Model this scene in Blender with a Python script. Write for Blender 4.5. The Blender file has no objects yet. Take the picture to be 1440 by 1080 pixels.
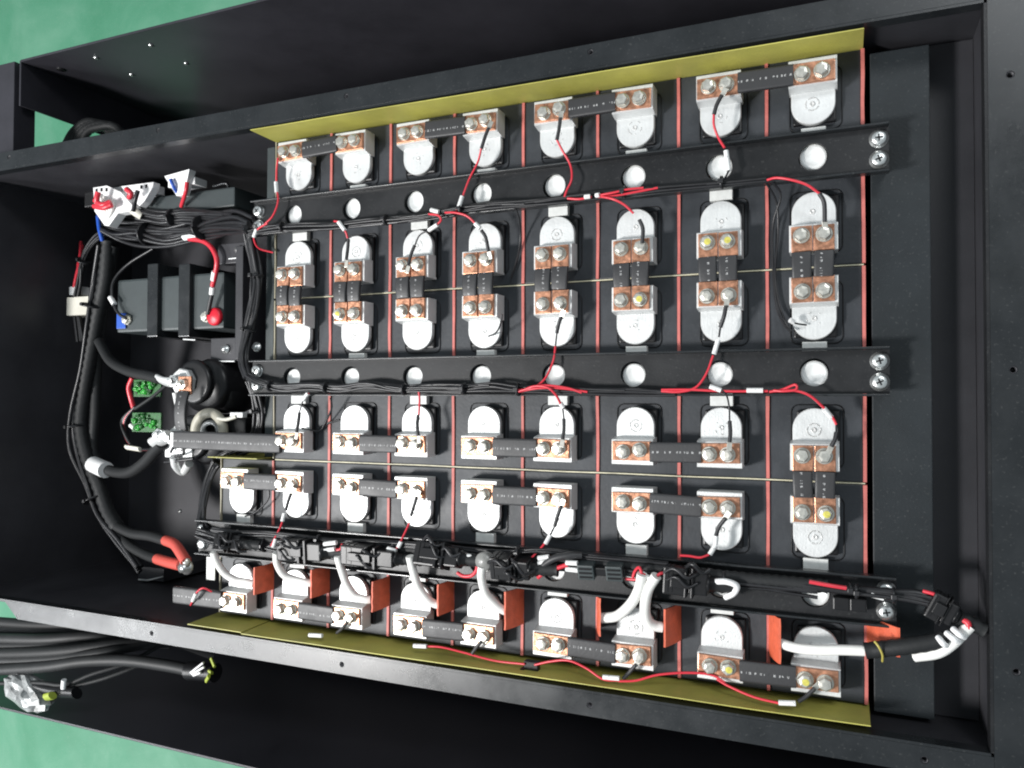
import bpy, bmesh, math, random
from mathutils import Vector, Matrix, noise
random.seed(7)
S = bpy.context.scene
COL = S.collection
R_ = math.radians

# ------------------------------------------------------------------ camera, light, exposure
cam = bpy.data.cameras.new('camera'); camo = bpy.data.objects.new('camera', cam); COL.objects.link(camo)
camo.location = (0.5777, 0.2419, 0.6846); camo.rotation_euler = (0.0221, 0.4047, 0.0033)
cam.sensor_width = 36; cam.lens = 27.335; cam.clip_start = 0.01; cam.clip_end = 100
S.camera = camo
W = bpy.data.worlds.new('World'); S.world = W; W.use_nodes = True
W.node_tree.nodes['Background'].inputs[0].default_value = (0.80, 0.93, 1.0, 1)
W.node_tree.nodes['Background'].inputs[1].default_value = 0.38
def area(name, loc, target, sx, sy, power, col):
    l = bpy.data.lights.new(name, 'AREA'); l.shape = 'RECTANGLE'; l.size = sx; l.size_y = sy; l.energy = power; l.color = col
    o = bpy.data.objects.new(name, l); COL.objects.link(o); o.location = loc
    o.rotation_euler = (Vector(target)-Vector(loc)).to_track_quat('-Z', 'Y').to_euler()
area('key_lamp', (-1.10, -0.40, 2.0), (0.2, 0.17, 0), 0.38, 0.30, 74, (1.0, 0.985, 0.97))
area('far_lamp', (-2.45, -0.85, 2.0), (0.0, 0.1, 0), 1.6, 0.5, 58, (0.97, 0.985, 1.0))
area('ceiling_lamp', (1.35, 1.75, 2.1), (0.5, 0.45, 0), 0.7, 0.5, 19, (0.95, 0.98, 1.0))
vs = S.view_settings
vs.view_transform = 'Standard'; vs.look = 'None'; vs.gamma = 1; vs.exposure = 0.0
S.cycles.filter_width = 2.0

# ------------------------------------------------------------------ materials
def mat(name, col, rough=0.5, metal=0.0, spec=0.5, bump=0.0, bscale=400, var=0.0, vscale=30, rvar=0.0, coat=0.0, dust=0.0, dcol=(0.22, 0.22, 0.21), streak=0.0):
    m = bpy.data.materials.new(name); m.use_nodes = True
    nt = m.node_tree; b = nt.nodes['Principled BSDF']; L = nt.links
    b.inputs['Base Color'].default_value = (*col, 1); b.inputs['Roughness'].default_value = rough
    b.inputs['Metallic'].default_value = metal; b.inputs['Specular IOR Level'].default_value = spec
    b.inputs['Coat Weight'].default_value = coat
    tc = nt.nodes.new('ShaderNodeTexCoord')
    geo = nt.nodes.new('ShaderNodeNewGeometry')
    if var or rvar:
        n = nt.nodes.new('ShaderNodeTexNoise'); n.inputs['Scale'].default_value = vscale; n.inputs['Detail'].default_value = 6
        n.inputs['Roughness'].default_value = 0.65
        L.new(geo.outputs['Position'], n.inputs['Vector'])
        if var:
            r = nt.nodes.new('ShaderNodeMapRange'); L.new(n.outputs['Fac'], r.inputs[0])
            r.inputs[1].default_value = 0.3; r.inputs[2].default_value = 0.7
            r.inputs[3].default_value = 1-var; r.inputs[4].default_value = 1+var
            h = nt.nodes.new('ShaderNodeVectorMath'); h.operation = 'SCALE'; h.inputs[0].default_value = col
            L.new(r.outputs[0], h.inputs['Scale']); L.new(h.outputs[0], b.inputs['Base Color'])
        if rvar:
            r = nt.nodes.new('ShaderNodeMapRange'); L.new(n.outputs['Fac'], r.inputs[0])
            r.inputs[1].default_value = 0.3; r.inputs[2].default_value = 0.7
            r.inputs[3].default_value = max(0.05, rough-rvar); r.inputs[4].default_value = min(1, rough+rvar)
            L.new(r.outputs[0], b.inputs['Roughness'])
    if dust:                                              # specks and wiped smears of dust
        src = b.inputs['Base Color'].links[0].from_socket if b.inputs['Base Color'].is_linked else None
        a1 = nt.nodes.new('ShaderNodeTexNoise'); a1.inputs['Scale'].default_value = 420; a1.inputs['Detail'].default_value = 2
        a2 = nt.nodes.new('ShaderNodeTexNoise'); a2.inputs['Scale'].default_value = 11; a2.inputs['Detail'].default_value = 7; a2.inputs['Distortion'].default_value = 1.2
        for q in (a1, a2): L.new(geo.outputs['Position'], q.inputs['Vector'])
        m1 = nt.nodes.new('ShaderNodeMapRange'); L.new(a1.outputs['Fac'], m1.inputs[0]); m1.inputs[1].default_value = 0.62; m1.inputs[2].default_value = 0.74
        m2 = nt.nodes.new('ShaderNodeMapRange'); L.new(a2.outputs['Fac'], m2.inputs[0]); m2.inputs[1].default_value = 0.48; m2.inputs[2].default_value = 0.80
        m2.inputs[3].default_value = 0.0; m2.inputs[4].default_value = 0.30
        ad = nt.nodes.new('ShaderNodeMath'); ad.operation = 'MAXIMUM'; L.new(m1.outputs[0], ad.inputs[0]); L.new(m2.outputs[0], ad.inputs[1])
        mu = nt.nodes.new('ShaderNodeMath'); mu.operation = 'MULTIPLY'; L.new(ad.outputs[0], mu.inputs[0]); mu.inputs[1].default_value = dust
        mx = nt.nodes.new('ShaderNodeMix'); mx.data_type = 'RGBA'; L.new(mu.outputs[0], mx.inputs['Factor'])
        mx.inputs['A'].default_value = (*col, 1); mx.inputs['B'].default_value = (*dcol, 1)
        if src: L.new(src, mx.inputs['A'])
        L.new(mx.outputs['Result'], b.inputs['Base Color'])
    if streak:                                            # directional grain
        mp = nt.nodes.new('ShaderNodeMapping'); mp.inputs['Scale'].default_value = (2200, 60, 60); L.new(tc.outputs['Object'], mp.inputs[0])
        n3 = nt.nodes.new('ShaderNodeTexNoise'); n3.inputs['Scale'].default_value = 1; n3.inputs['Detail'].default_value = 2; L.new(mp.outputs[0], n3.inputs['Vector'])
        r = nt.nodes.new('ShaderNodeMapRange'); L.new(n3.outputs['Fac'], r.inputs[0]); r.inputs[1].default_value = 0.3; r.inputs[2].default_value = 0.7
        r.inputs[3].default_value = rough-streak; r.inputs[4].default_value = rough+streak; L.new(r.outputs[0], b.inputs['Roughness'])
    if bump:
        n2 = nt.nodes.new('ShaderNodeTexNoise'); n2.inputs['Scale'].default_value = bscale; n2.inputs['Detail'].default_value = 3
        L.new(geo.outputs['Position'], n2.inputs['Vector'])
        bp = nt.nodes.new('ShaderNodeBump'); bp.inputs['Strength'].default_value = bump; bp.inputs['Distance'].default_value = 0.001
        L.new(n2.outputs['Fac'], bp.inputs['Height']); L.new(bp.outputs[0], b.inputs['Normal'])
    return m
M = {}
M['beam'] = mat('beam_black_paint', (0.012, 0.0125, 0.014), 0.42, spec=0.35, bump=0.1, bscale=900, var=0.3, vscale=16, rvar=0.08, dust=0.1)
M['powder'] = mat('black_powder_coat', (0.034, 0.034, 0.039), 0.45, spec=0.4, bump=0.1, bscale=1500, var=0.25, vscale=9, rvar=0.06, dust=0.04)
M['rim'] = mat('rim_powder_coat', (0.014, 0.016, 0.018), 0.30, spec=0.5, bump=0.05, bscale=1800, var=0.2, vscale=25, rvar=0.07, dust=0.1)
M['outer'] = mat('outer_black_paint', (0.034, 0.033, 0.040), 0.35, spec=0.3, var=0.3, vscale=6, rvar=0.05, dust=0.04)
M['film'] = mat('cell_blue_black_film', (0.033, 0.037, 0.043), 0.48, spec=0.4, bump=0.12, bscale=260, var=0.22, vscale=28, rvar=0.07, dust=0.09)
M['plate'] = mat('end_plate_black', (0.017, 0.021, 0.024), 0.5, spec=0.3, bump=0.1, bscale=500, var=0.2, vscale=18, dust=0.1)
M['alu'] = mat('brushed_aluminium', (0.68, 0.69, 0.685), 0.46, metal=0.4, bump=0.2, bscale=700, var=0.08, vscale=45, dust=0.10, dcol=(0.36, 0.36, 0.35), streak=0.10)
M['weld'] = mat('weld_scorch', (0.58, 0.58, 0.57), 0.45, metal=0.5, bump=0.5, bscale=1500, var=0.3, vscale=700)
M['copper'] = mat('copper', (0.54, 0.265, 0.165), 0.34, metal=0.75, bump=0.15, bscale=600, var=0.4, vscale=190, rvar=0.1)
M['zinc'] = mat('zinc_bolt', (0.66, 0.64, 0.58), 0.34, metal=0.8, var=0.2, vscale=350)
M['zincy'] = mat('zinc_bolt_yellow_mark', (0.55, 0.50, 0.10), 0.5, metal=0.2, var=0.3, vscale=400)
M['steel'] = mat('bright_steel', (0.75, 0.76, 0.75), 0.3, metal=0.9, bump=0.2, bscale=700)
M['sleeve0'] = mat('plain_sleeve', (0.026, 0.026, 0.028), 0.5, bump=0.1, bscale=500)
M['yellow'] = mat('yellow_epoxy_sheet', (0.44, 0.415, 0.095), 0.5, var=0.25, vscale=10, rvar=0.08, dust=0.22, dcol=(0.50, 0.40, 0.20), bump=0.25, bscale=700)
M['red_edge'] = mat('red_separator', (0.55, 0.15, 0.13), 0.55, var=0.2, vscale=60)
M['pale_edge'] = mat('pale_separator', (0.36, 0.33, 0.24), 0.5, var=0.2, vscale=60)
M['divider'] = mat('divider_edge', (0.62, 0.58, 0.42), 0.5, var=0.35, vscale=40)
M['redw'] = mat('red_wire', (0.62, 0.035, 0.055), 0.35)
M['blackw'] = mat('black_wire', (0.014, 0.014, 0.016), 0.38, spec=0.5, var=0.3, vscale=60)
M['conduit'] = mat('black_conduit', (0.014, 0.015, 0.016), 0.6, spec=0.35, bump=0.2, bscale=300)
M['whitew'] = mat('white_silicone_tube', (0.80, 0.79, 0.76), 0.45, var=0.05, vscale=60)
M['label'] = mat('white_plastic', (0.80, 0.80, 0.80), 0.4, var=0.05, vscale=90)
M['marker'] = mat('white_marker_sleeve', (0.78, 0.78, 0.77), 0.45, dust=0.9, dcol=(0.16, 0.16, 0.17))
M['pad'] = mat('red_silicone_pad', (0.62, 0.11, 0.05), 0.55, bump=0.4, bscale=500, var=0.2, vscale=90)
M['vent'] = mat('white_vent_film', (0.78, 0.79, 0.78), 0.35, bump=0.25, bscale=260, var=0.06, vscale=90)
M['tab'] = mat('grey_label', (0.70, 0.71, 0.69), 0.5, var=0.1, vscale=200)
M['plastic'] = mat('black_plastic', (0.009, 0.009, 0.010), 0.36, spec=0.35, bump=0.05, bscale=600, var=0.2, vscale=50)
M['gloss'] = mat('glossy_black_plastic', (0.010, 0.010, 0.011), 0.34, spec=0.4)
M['greyplastic'] = mat('dark_grey_plastic', (0.036, 0.046, 0.048), 0.5, bump=0.15, bscale=700, var=0.12, vscale=40)
M['cap'] = mat('translucent_grey_cap', (0.22, 0.22, 0.21), 0.3, var=0.2, vscale=200)
M['ring'] = mat('dull_cream_ring', (0.42, 0.40, 0.33), 0.5, var=0.1, vscale=80)
M['cream'] = mat('cream_plastic', (0.68, 0.66, 0.58), 0.45, var=0.08, vscale=60)
M['green'] = mat('green_circuit_board', (0.008, 0.09, 0.012), 0.4, var=0.7, vscale=330)
M['greenlite'] = mat('green_part', (0.03, 0.30, 0.035), 0.3, var=0.4, vscale=300)
M['cablegrey'] = mat('worn_black_jacket', (0.020, 0.021, 0.022), 0.55, spec=0.35, var=0.3, vscale=20)
M['bluecap'] = mat('blue_cap', (0.02, 0.09, 0.45), 0.4)
M['redcap'] = mat('red_cap', (0.70, 0.02, 0.04), 0.4)
M['boot'] = mat('red_heat_shrink', (0.55, 0.09, 0.07), 0.45)
M['foil'] = mat('clear_wrap', (0.27, 0.28, 0.28), 0.25, spec=0.8, var=0.6, vscale=90)
M['yg'] = mat('yellow_green_stripe', (0.30, 0.36, 0.04), 0.5)
M['wirey'] = mat('yellow_wire', (0.42, 0.36, 0.08), 0.4)

def print_mat():
    m = mat('printed_sleeve', (0.028, 0.028, 0.030), 0.5, bump=0.12, bscale=450, rvar=0.05, vscale=50)
    nt = m.node_tree; L = nt.links; b = nt.nodes['Principled BSDF']
    tc = nt.nodes.new('ShaderNodeTexCoord'); sp = nt.nodes.new('ShaderNodeSeparateXYZ'); L.new(tc.outputs['Object'], sp.inputs[0])
    oi = nt.nodes.new('ShaderNodeObjectInfo')
    def mth(op, a, c=None):
        n = nt.nodes.new('ShaderNodeMath'); n.operation = op
        for i, v in enumerate((a, c)):
            if v is None: continue
            if isinstance(v, (int, float)): n.inputs[i].default_value = v
            else: L.new(v, n.inputs[i])
        return n.outputs[0]
    ctr = mth('MULTIPLY', mth('SUBTRACT', oi.outputs['Random'], 0.5), 0.004)
    line = mth('LESS_THAN', mth('ABSOLUTE', mth('SUBTRACT', sp.outputs['Y'], ctr)), 0.0009)
    n = nt.nodes.new('ShaderNodeTexNoise'); n.noise_dimensions = '1D'; n.inputs['Detail'].default_value = 0
    L.new(mth('ADD', mth('MULTIPLY', sp.outputs['X'], 95), mth('MULTIPLY', oi.outputs['Random'], 50)), n.inputs['W'])
    word = mth('GREATER_THAN', n.outputs['Fac'], 0.56)
    n3 = nt.nodes.new('ShaderNodeTexNoise'); n3.noise_dimensions = '2D'; n3.inputs['Scale'].default_value = 1100; n3.inputs['Detail'].default_value = 0
    L.new(tc.outputs['Object'], n3.inputs['Vector'])
    fine = mth('GREATER_THAN', n3.outputs['Fac'], 0.44)
    msk = mth('MULTIPLY', mth('MULTIPLY', mth('MULTIPLY', line, word), fine), 0.62)
    mx = nt.nodes.new('ShaderNodeMix'); mx.data_type = 'RGBA'
    L.new(msk, mx.inputs['Factor']); mx.inputs['A'].default_value = (0.028, 0.028, 0.030, 1); mx.inputs['B'].default_value = (0.6, 0.6, 0.6, 1)
    L.new(mx.outputs['Result'], b.inputs['Base Color'])
    return m
M['sleeve'] = print_mat()

def floor_mat():
    m = mat('green_epoxy_floor', (0.06, 0.30, 0.17), 0.45, spec=0.3, rvar=0.12, vscale=5, dust=0.5, dcol=(0.20, 0.30, 0.24), bump=0.1, bscale=250)
    nt = m.node_tree; L = nt.links; b = nt.nodes['Principled BSDF']
    g = nt.nodes.new('ShaderNodeNewGeometry')
    n = nt.nodes.new('ShaderNodeTexNoise'); n.inputs['Scale'].default_value = 5; n.inputs['Detail'].default_value = 8; n.inputs['Roughness'].default_value = 0.62
    n.inputs['Distortion'].default_value = 0.6
    L.new(g.outputs['Position'], n.inputs['Vector'])
    r = nt.nodes.new('ShaderNodeValToRGB'); L.new(n.outputs['Fac'], r.inputs[0])
    e = r.color_ramp.elements
    e[0].position = 0.33; e[0].color = (0.056, 0.215, 0.122, 1); e[1].position = 0.72; e[1].color = (0.130, 0.305, 0.205, 1)
    e2 = r.color_ramp.elements.new(0.5); e2.color = (0.078, 0.248, 0.152, 1)
    L.new(r.outputs[0], b.inputs['Base Color'].links[0].from_node.inputs['A'])
    return m
M['floor'] = floor_mat()

# ------------------------------------------------------------------ builders
ORG = {}
class MB:
    def __init__(s): s.v = []; s.f = []; s.sm = []
    def add(s, vs, fs, smooth=False):
        k = len(s.v); s.v += [tuple(v) for v in vs]; s.f += [[i+k for i in f] for f in fs]; s.sm += [smooth]*len(fs); return s
    def box(s, x0, x1, y0, y1, z0, z1, b=0.0):
        if b <= 0:
            vs = [(x, y, z) for z in (z0, z1) for y in (y0, y1) for x in (x0, x1)]
            return s.add(vs, [(0,2,3,1),(4,5,7,6),(0,1,5,4),(2,6,7,3),(0,4,6,2),(1,3,7,5)])
        bm = bmesh.new(); bmesh.ops.create_cube(bm, size=1)
        for v in bm.verts:
            v.co = Vector(((x0+x1)/2+v.co.x*(x1-x0), (y0+y1)/2+v.co.y*(y1-y0), (z0+z1)/2+v.co.z*(z1-z0)))
        bmesh.ops.bevel(bm, geom=bm.edges[:], offset=b, segments=2, affect='EDGES', profile=0.6)
        bm.verts.index_update()
        s.add([v.co[:] for v in bm.verts], [[v.index for v in f.verts] for f in bm.faces]); bm.free(); return s
    def obox(s, c, ax, L, Wd, H, b=0.0, up=(0,0,1)):      # box along axis ax
        t = MB(); t.box(-L/2, L/2, -Wd/2, Wd/2, -H/2, H/2, b)
        X = Vector(ax).normalized(); Y = Vector(up).cross(X).normalized(); Z = X.cross(Y)
        c = Vector(c)
        return s.add([tuple(c+X*v[0]+Y*v[1]+Z*v[2]) for v in t.v], t.f)
    def prism(s, poly, z0, z1, smooth=False):
        n = len(poly)
        s.add([(x, y, z0) for x, y in poly]+[(x, y, z1) for x, y in poly], [list(range(n))[::-1], list(range(n, 2*n))])
        return s.add([(x, y, z0) for x, y in poly]+[(x, y, z1) for x, y in poly], [(i, (i+1) % n, n+(i+1) % n, n+i) for i in range(n)], smooth)
    def lathe(s, c, prof, n=20, axis=(0,0,1), smooth=True, ph=0.0):     # prof = [(r, h)...]
        Z = Vector(axis).normalized(); X = Z.orthogonal().normalized(); Y = Z.cross(X); c = Vector(c)
        vs = []; fs = []
        for r, h in prof:
            for i in range(n):
                a = 2*math.pi*i/n+ph; vs.append(tuple(c+Z*h+X*(r*math.cos(a))+Y*(r*math.sin(a))))
        for j in range(len(prof)-1):
            for i in range(n): fs.append((j*n+i, j*n+(i+1) % n, (j+1)*n+(i+1) % n, (j+1)*n+i))
        s.add(vs, fs, smooth)
        if prof[-1][0] > 1e-6: s.add(vs[-n:], [list(range(n))])
        if prof[0][0] > 1e-6: s.add(vs[:n], [list(range(n))[::-1]])
        return s
    def tube(s, pts, r, n=8, sub=5, rib=0.0, ell=1.0):
        P = [Vector(p) for p in pts]
        if len(P) > 2 and sub > 1:
            Q = []
            E_ = [P[0]*2-P[1]]+P+[P[-1]*2-P[-2]]
            for i in range(1, len(E_)-2):
                a, b, c, d = E_[i-1:i+3]
                for k in range(sub):
                    t = k/sub
                    Q.append(0.5*((2*b)+(c-a)*t+(2*a-5*b+4*c-d)*t*t+(3*b-a-3*c+d)*t**3))
            Q.append(P[-1]); P = Q
        if rib:                                           # resample for a corrugated hose
            tot = sum((P[i+1]-P[i]).length for i in range(len(P)-1)); step = r*0.55; Q = [P[0]]; acc = 0
            for i in range(len(P)-1):
                seg = P[i+1]-P[i]; l = seg.length; t = step-acc
                while t <= l: Q.append(P[i]+seg*(t/l)); t += step
                acc = l-(t-step)
            P = Q
        vs = []; fs = []; T = (P[1]-P[0]).normalized(); N = T.orthogonal().normalized()
        for i, p in enumerate(P):
            t = ((P[min(i+1, len(P)-1)]-P[max(i-1, 0)])).normalized()
            N = (N-t*N.dot(t)).normalized(); B = t.cross(N); rr = r*(1-(rib if i % 2 else 0))
            for k in range(n):
                a = 2*math.pi*k/n; vs.append(tuple(p+N*(rr*math.cos(a))+B*(rr*math.sin(a)*ell)))
        for i in range(len(P)-1):
            for k in range(n): fs.append((i*n+k, i*n+(k+1) % n, (i+1)*n+(k+1) % n, (i+1)*n+k))
        s.add(vs, fs, True)
        s.add(vs[:n], [list(range(n))[::-1]]); s.add(vs[-n:], [list(range(n))]); return s
    def holed(s, x0, x1, y0, y1, z0, z1, holes, axis='x', n=20):   # plate with round holes lined up along axis
        t = MB()
        if axis == 'y': x0, x1, y0, y1 = y0, y1, x0, x1; holes = [(b, a, r) for a, b, r in holes]
        cuts = [x0]
        for cx, cy, r in sorted(holes): cuts += [cx-r*1.25, cx+r*1.25]
        cuts.append(x1)
        for i in range(0, len(cuts), 2):
            a, b = cuts[i], cuts[i+1]
            for z, fl in ((z0, 1), (z1, 0)):
                q = [(a, y0, z), (b, y0, z), (b, y1, z), (a, y1, z)]; t.add(q, [(3,2,1,0) if fl else (0,1,2,3)])
        for cx, cy, r in sorted(holes):
            a, b = cx-r*1.25, cx+r*1.25
            ang = sorted(set([2*math.pi*k/n for k in range(n)]+[math.atan2(yy-cy, xx-cx) % (2*math.pi) for xx in (a, b) for yy in (y0, y1)]))
            inn = [(cx+r*math.cos(q), cy+r*math.sin(q)) for q in ang]; out = []
            for q in ang:
                c, d = math.cos(q), math.sin(q); k = 1e9
                if c > 1e-9: k = min(k, (b-cx)/c)
                if c < -1e-9: k = min(k, (a-cx)/c)
                if d > 1e-9: k = min(k, (y1-cy)/d)
                if d < -1e-9: k = min(k, (y0-cy)/d)
                out.append((cx+c*k, cy+d*k))
            m = len(ang)
            for z, fl in ((z0, 1), (z1, 0)):
                vs = [(x, y, z) for x, y in inn+out]; fs = [(i, m+i, m+(i+1) % m, (i+1) % m) for i in range(m)]
                t.add(vs, [f[::-1] for f in fs] if fl else fs)
            t.add([(x, y, z0) for x, y in inn]+[(x, y, z1) for x, y in inn], [(i, m+i, m+(i+1) % m, (i+1) % m) for i in range(m)], True)
        for ya, yb in ((y0, y0), (y1, y1)):
            t.add([(x0, ya, z0), (x1, ya, z0), (x1, ya, z1), (x0, ya, z1)], [(0,1,2,3)])
        for xa in (x0, x1): t.add([(xa, y0, z0), (xa, y1, z0), (xa, y1, z1), (xa, y0, z1)], [(0,1,2,3)])
        vs = [(y, x, z) for x, y, z in t.v] if axis == 'y' else t.v
        k = len(s.v); s.v += vs; s.f += [[i+k for i in (f[::-1] if axis == 'y' else f)] for f in t.f]; s.sm += t.sm; return s
    def mesh(s, name, m, o=(0, 0, 0)):
        me = bpy.data.meshes.new(name); me.from_pydata([(x-o[0], y-o[1], z-o[2]) for x, y, z in s.v], [], s.f)
        me.polygons.foreach_set('use_smooth', s.sm); me.materials.append(M[m]); me.update(); return me
    def build(s, name, m, parent=None, origin=None):
        if origin is None:
            xs, ys, zs = zip(*s.v); origin = ((min(xs)+max(xs))/2, (min(ys)+max(ys))/2, min(zs))
        return inst(name, s.mesh(name, m, origin), parent, origin)
def inst(name, me, parent, loc, rz=0.0):
    o = bpy.data.objects.new(name, me); COL.objects.link(o); ORG[o.name] = Vector(loc)
    if parent: o.parent = parent; o.location = Vector(loc)-ORG[parent.name]
    else: o.location = loc
    o.rotation_euler.z = rz
    return o
def tag(o, label, cat, group=None):
    o['label'] = label; o['category'] = cat
    if group: o['group'] = group
    return o
def thing(name, label, cat, loc, group=None):
    o = bpy.data.objects.new(name, None); COL.objects.link(o); o.location = loc; o.empty_display_size = 0.02
    ORG[o.name] = Vector(loc); return tag(o, label, cat, group)
ORD = ['first', 'second', 'third', 'fourth', 'fifth', 'sixth', 'seventh', 'eighth', 'ninth']

# ------------------------------------------------------------------ setting
ZF = -0.36
o = MB().add([(-4, -4, ZF), (4, -4, ZF), (4, 4, ZF), (-4, 4, ZF)], [(0,1,2,3)]).build('floor', 'floor'); o['kind'] = 'structure'

# ------------------------------------------------------------------ outer cabinet
CAB = thing('outer_cabinet', 'large black sheet metal cabinet shell standing around the battery box on the green floor', 'cabinet', (0.2, 0.26, ZF))
ZT = 0.0
MB().box(-0.4285, 0.80, 0.690, 0.693, ZF, ZT, 0.0008).build('side_panel', 'outer', CAB)['label'] = 'black side panel with four small bright screws'
MB().box(-0.80, 0.80, -0.167, -0.164, ZF, ZT, 0.0008).build('side_panel', 'outer', CAB)
MB().box(-0.432, -0.4288, 0.632, 0.693, ZF, ZT-0.001, 0.0008).build('corner_post', 'outer', CAB)
MB().box(-0.62, -0.4405, 0.5565, 0.693, -0.03, ZT, 0.001).build('end_rail', 'outer', CAB)
MB().box(0.77, 0.79, -0.163, 0.689, ZF, -0.02).build('end_panel', 'outer', CAB)
MB().box(-0.415, 0.768, -0.1635, 0.6895, -0.292, -0.290).build('base_pan', 'outer', CAB)
MB().box(-0.80, -0.4152, -0.1635, 0.20, -0.292, -0.290).build('base_pan', 'outer', CAB)
for p in ((-0.324, 0.6899, -0.030), (-0.228, 0.6899, -0.0315), (-0.326, 0.6899, -0.087), (-0.228, 0.6899, -0.089)):
    MB().lathe(p, [(0.0032, 0), (0.0032, 0.0006), (0.002, 0.0018), (0, 0.0022)], 12, (0, -1, 0)).build('screw', 'steel', CAB)
MB().lathe((-0.400, 0.6899, -0.037), [(0.006, 0), (0.006, 0.0008), (0, 0.001)], 12, (0, -1, 0)).build('plug', 'plastic', CAB)

# ------------------------------------------------------------------ battery box
ZR = 0.040; ZB = -0.215; XL, XR = -0.470, 0.6734; YB, YT = -0.0095, 0.5325
BOX = thing('battery_box', 'long black steel battery box with a flanged rim holding the cells', 'battery box', (0.15, 0.26, ZB-0.002))
MB().box(XL-0.002, XR+0.002, YB-0.002, YT+0.002, ZB-0.002, ZB-0.0001).build('base_plate', 'powder', BOX)
t = 0.002
MB().box(XL-t, XR+t, YT, YT+t, ZB, ZR-0.0025).build('side_wall', 'powder', BOX)
MB().box(XL-t, XR+t, YB-t, YB, ZB, ZR-0.0025).build('side_wall', 'powder', BOX)
MB().box(XR, XR+t, YB, YT, ZB, ZR-0.0025).build('end_wall', 'powder', BOX)
MB().box(XL-t, XL, YB, YT, ZB, ZR-0.0025).build('end_wall', 'powder', BOX)
hx = [-0.3885, -0.135, 0.1198, 0.375, 0.6294]
MB().holed(XL-0.03, XR-0.0002, YT, YT+0.0205, ZR-0.002, ZR, [(x, YT+0.0135, 0.0028) for x in hx]).build('rim_flange', 'rim', BOX)
MB().prism([(-0.3590, YB-0.0195), (-0.3590, YB), (-0.3830, YB)], ZR-0.002, ZR).build('rim_flange', 'rim', BOX)
MB().holed(-0.3589, XR-0.0002, YB-0.0195, YB, ZR-0.002, ZR, [(x, YB-0.0098, 0.0028) for x in hx[1:]]).build('rim_flange', 'rim', BOX)
MB().holed(XR, XR+0.032, YB-0.0195, YT+0.0205, ZR-0.0021, ZR-0.0001, [(XR+0.0138, y, 0.0028) for y in (0.0524, 0.2645, 0.475)], 'y').build('rim_flange', 'rim', BOX)
for y, d in ((YT, -1), (YB, 1)):      # folded inner lip under the flange
    MB().box(XL, XR-0.002, min(y, y+d*0.0022), max(y, y+d*0.0022), ZR-0.012, ZR-0.0003).build('rim_lip', 'rim', BOX)
MB().box(XR-0.0022, XR-0.0001, YB+0.0025, YT-0.0025, ZR-0.014, ZR-0.0004).build('rim_lip', 'beam', BOX)
for x, yy in [(x, YT+0.0135) for x in hx]+[(x, YB-0.0098) for x in hx[1:]]+[(XR+0.0138, y) for y in (0.0524, 0.2645, 0.475)]:
    MB().lathe((x, yy, ZR-0.009), [(0.0027, 0.0), (0.0027, 0.0085), (0.0021, 0.0085), (0.0021, 0.0005), (0.0, 0.0005)], 14).build('rivet_nut', 'powder', BOX)
MB().box(0.5975, 0.640, -0.004, 0.5225, -0.012, -0.0005, 0.0008).build('end_plate', 'plate', BOX)
MB().box(0.6405, XR-0.0003, YB+0.001, YT-0.001, -0.030, -0.026).build('gap_tone_plate', 'powder', BOX)  # added plate filling the deep gap so it renders less black
MB().box(0.6005, 0.606, 0.01, 0.515, ZB, -0.0125).build('end_plate_web', 'powder', BOX)
MB().box(-0.0135, -0.0025, 0.178, 0.5225, -0.010, 0.0, 0.0008).build('end_plate', 'greyplastic', BOX)
MB().box(-0.012, -0.004, 0.18, 0.52, ZB, -0.0102).build('end_plate_web', 'powder', BOX)

# ------------------------------------------------------------------ cells
PX, PY = 0.074, 0.176
ROWN = ['row beside the screw-dotted panel', 'middle row', 'heater-tab row']
ROWC = {0: 0.440, 1: 0.264, 2: 0.088}
m_case = MB().box(-0.0362, 0.0362, -0.0872, 0.0872, -0.204, 0.0, 0.0012).mesh('case', 'film')
def term_mesh():
    b = MB(); r = 0.017
    arc = [(r*math.cos(a), r*math.sin(a)) for a in [math.pi+math.pi*k/20 for k in range(21)]]
    poly = arc+[(r, 0.0125), (-r, 0.0125)]
    q = 0.0006; inner = [(x*(1-q/r), y*(1-q/r) if y < 0 else y) for x, y in poly]
    n = len(poly)
    b.add([(x, y, 0.0045) for x, y in poly]+[(x, y, 0.0086) for x, y in poly], [(i, (i+1) % n, n+(i+1) % n, n+i) for i in range(n)], True)
    b.add([(x, y, 0.0086) for x, y in poly]+[(x, y, 0.0092) for x, y in inner], [(i, (i+1) % n, n+(i+1) % n, n+i) for i in range(n)])
    b.add([(x, y, 0.0092) for x, y in inner], [list(range(n))])
    w = 0.0183                                            # raised step with a sloping riser
    pr = [(0.0095, 0.0092), (0.0112, 0.0193), (0.0118, 0.0200), (0.0327, 0.0200), (0.0333, 0.0194), (0.0333, 0.0030), (0.0095, 0.0030)]
    k = len(pr)
    b.add([(-w, y, z) for y, z in pr]+[(w, y, z) for y, z in pr],
          [list(range(k)), list(range(k, 2*k))[::-1]]+[(i, k+i, k+(i+1) % k, (i+1) % k) for i in range(k)])
    return b.mesh('terminal', 'alu')
m_term = term_mesh()
def ring_mesh(sd, thr, r0):
    b = MB(); n = 28
    for k in range(n):
        a = 2*math.pi*k/n
        if noise.noise(Vector((math.cos(a)*2, math.sin(a)*2, 3+sd*7))) < thr: continue
        rr = r0+0.0006*noise.noise(Vector((k*1.7, sd, 0)))
        b.lathe((rr*math.cos(a), rr*math.sin(a), 0.0091), [(0.0007, 0), (0.0006, 0.00035), (0, 0.0004)], 6)
    b.lathe((0, 0, 0.0090), [(0.0024, 0.0001), (0.0022, 0.0006), (0.0012, 0.0006), (0.0010, 0.0003), (0, 0.0003)], 14)
    return b.mesh('weld_ring', 'weld')
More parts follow.
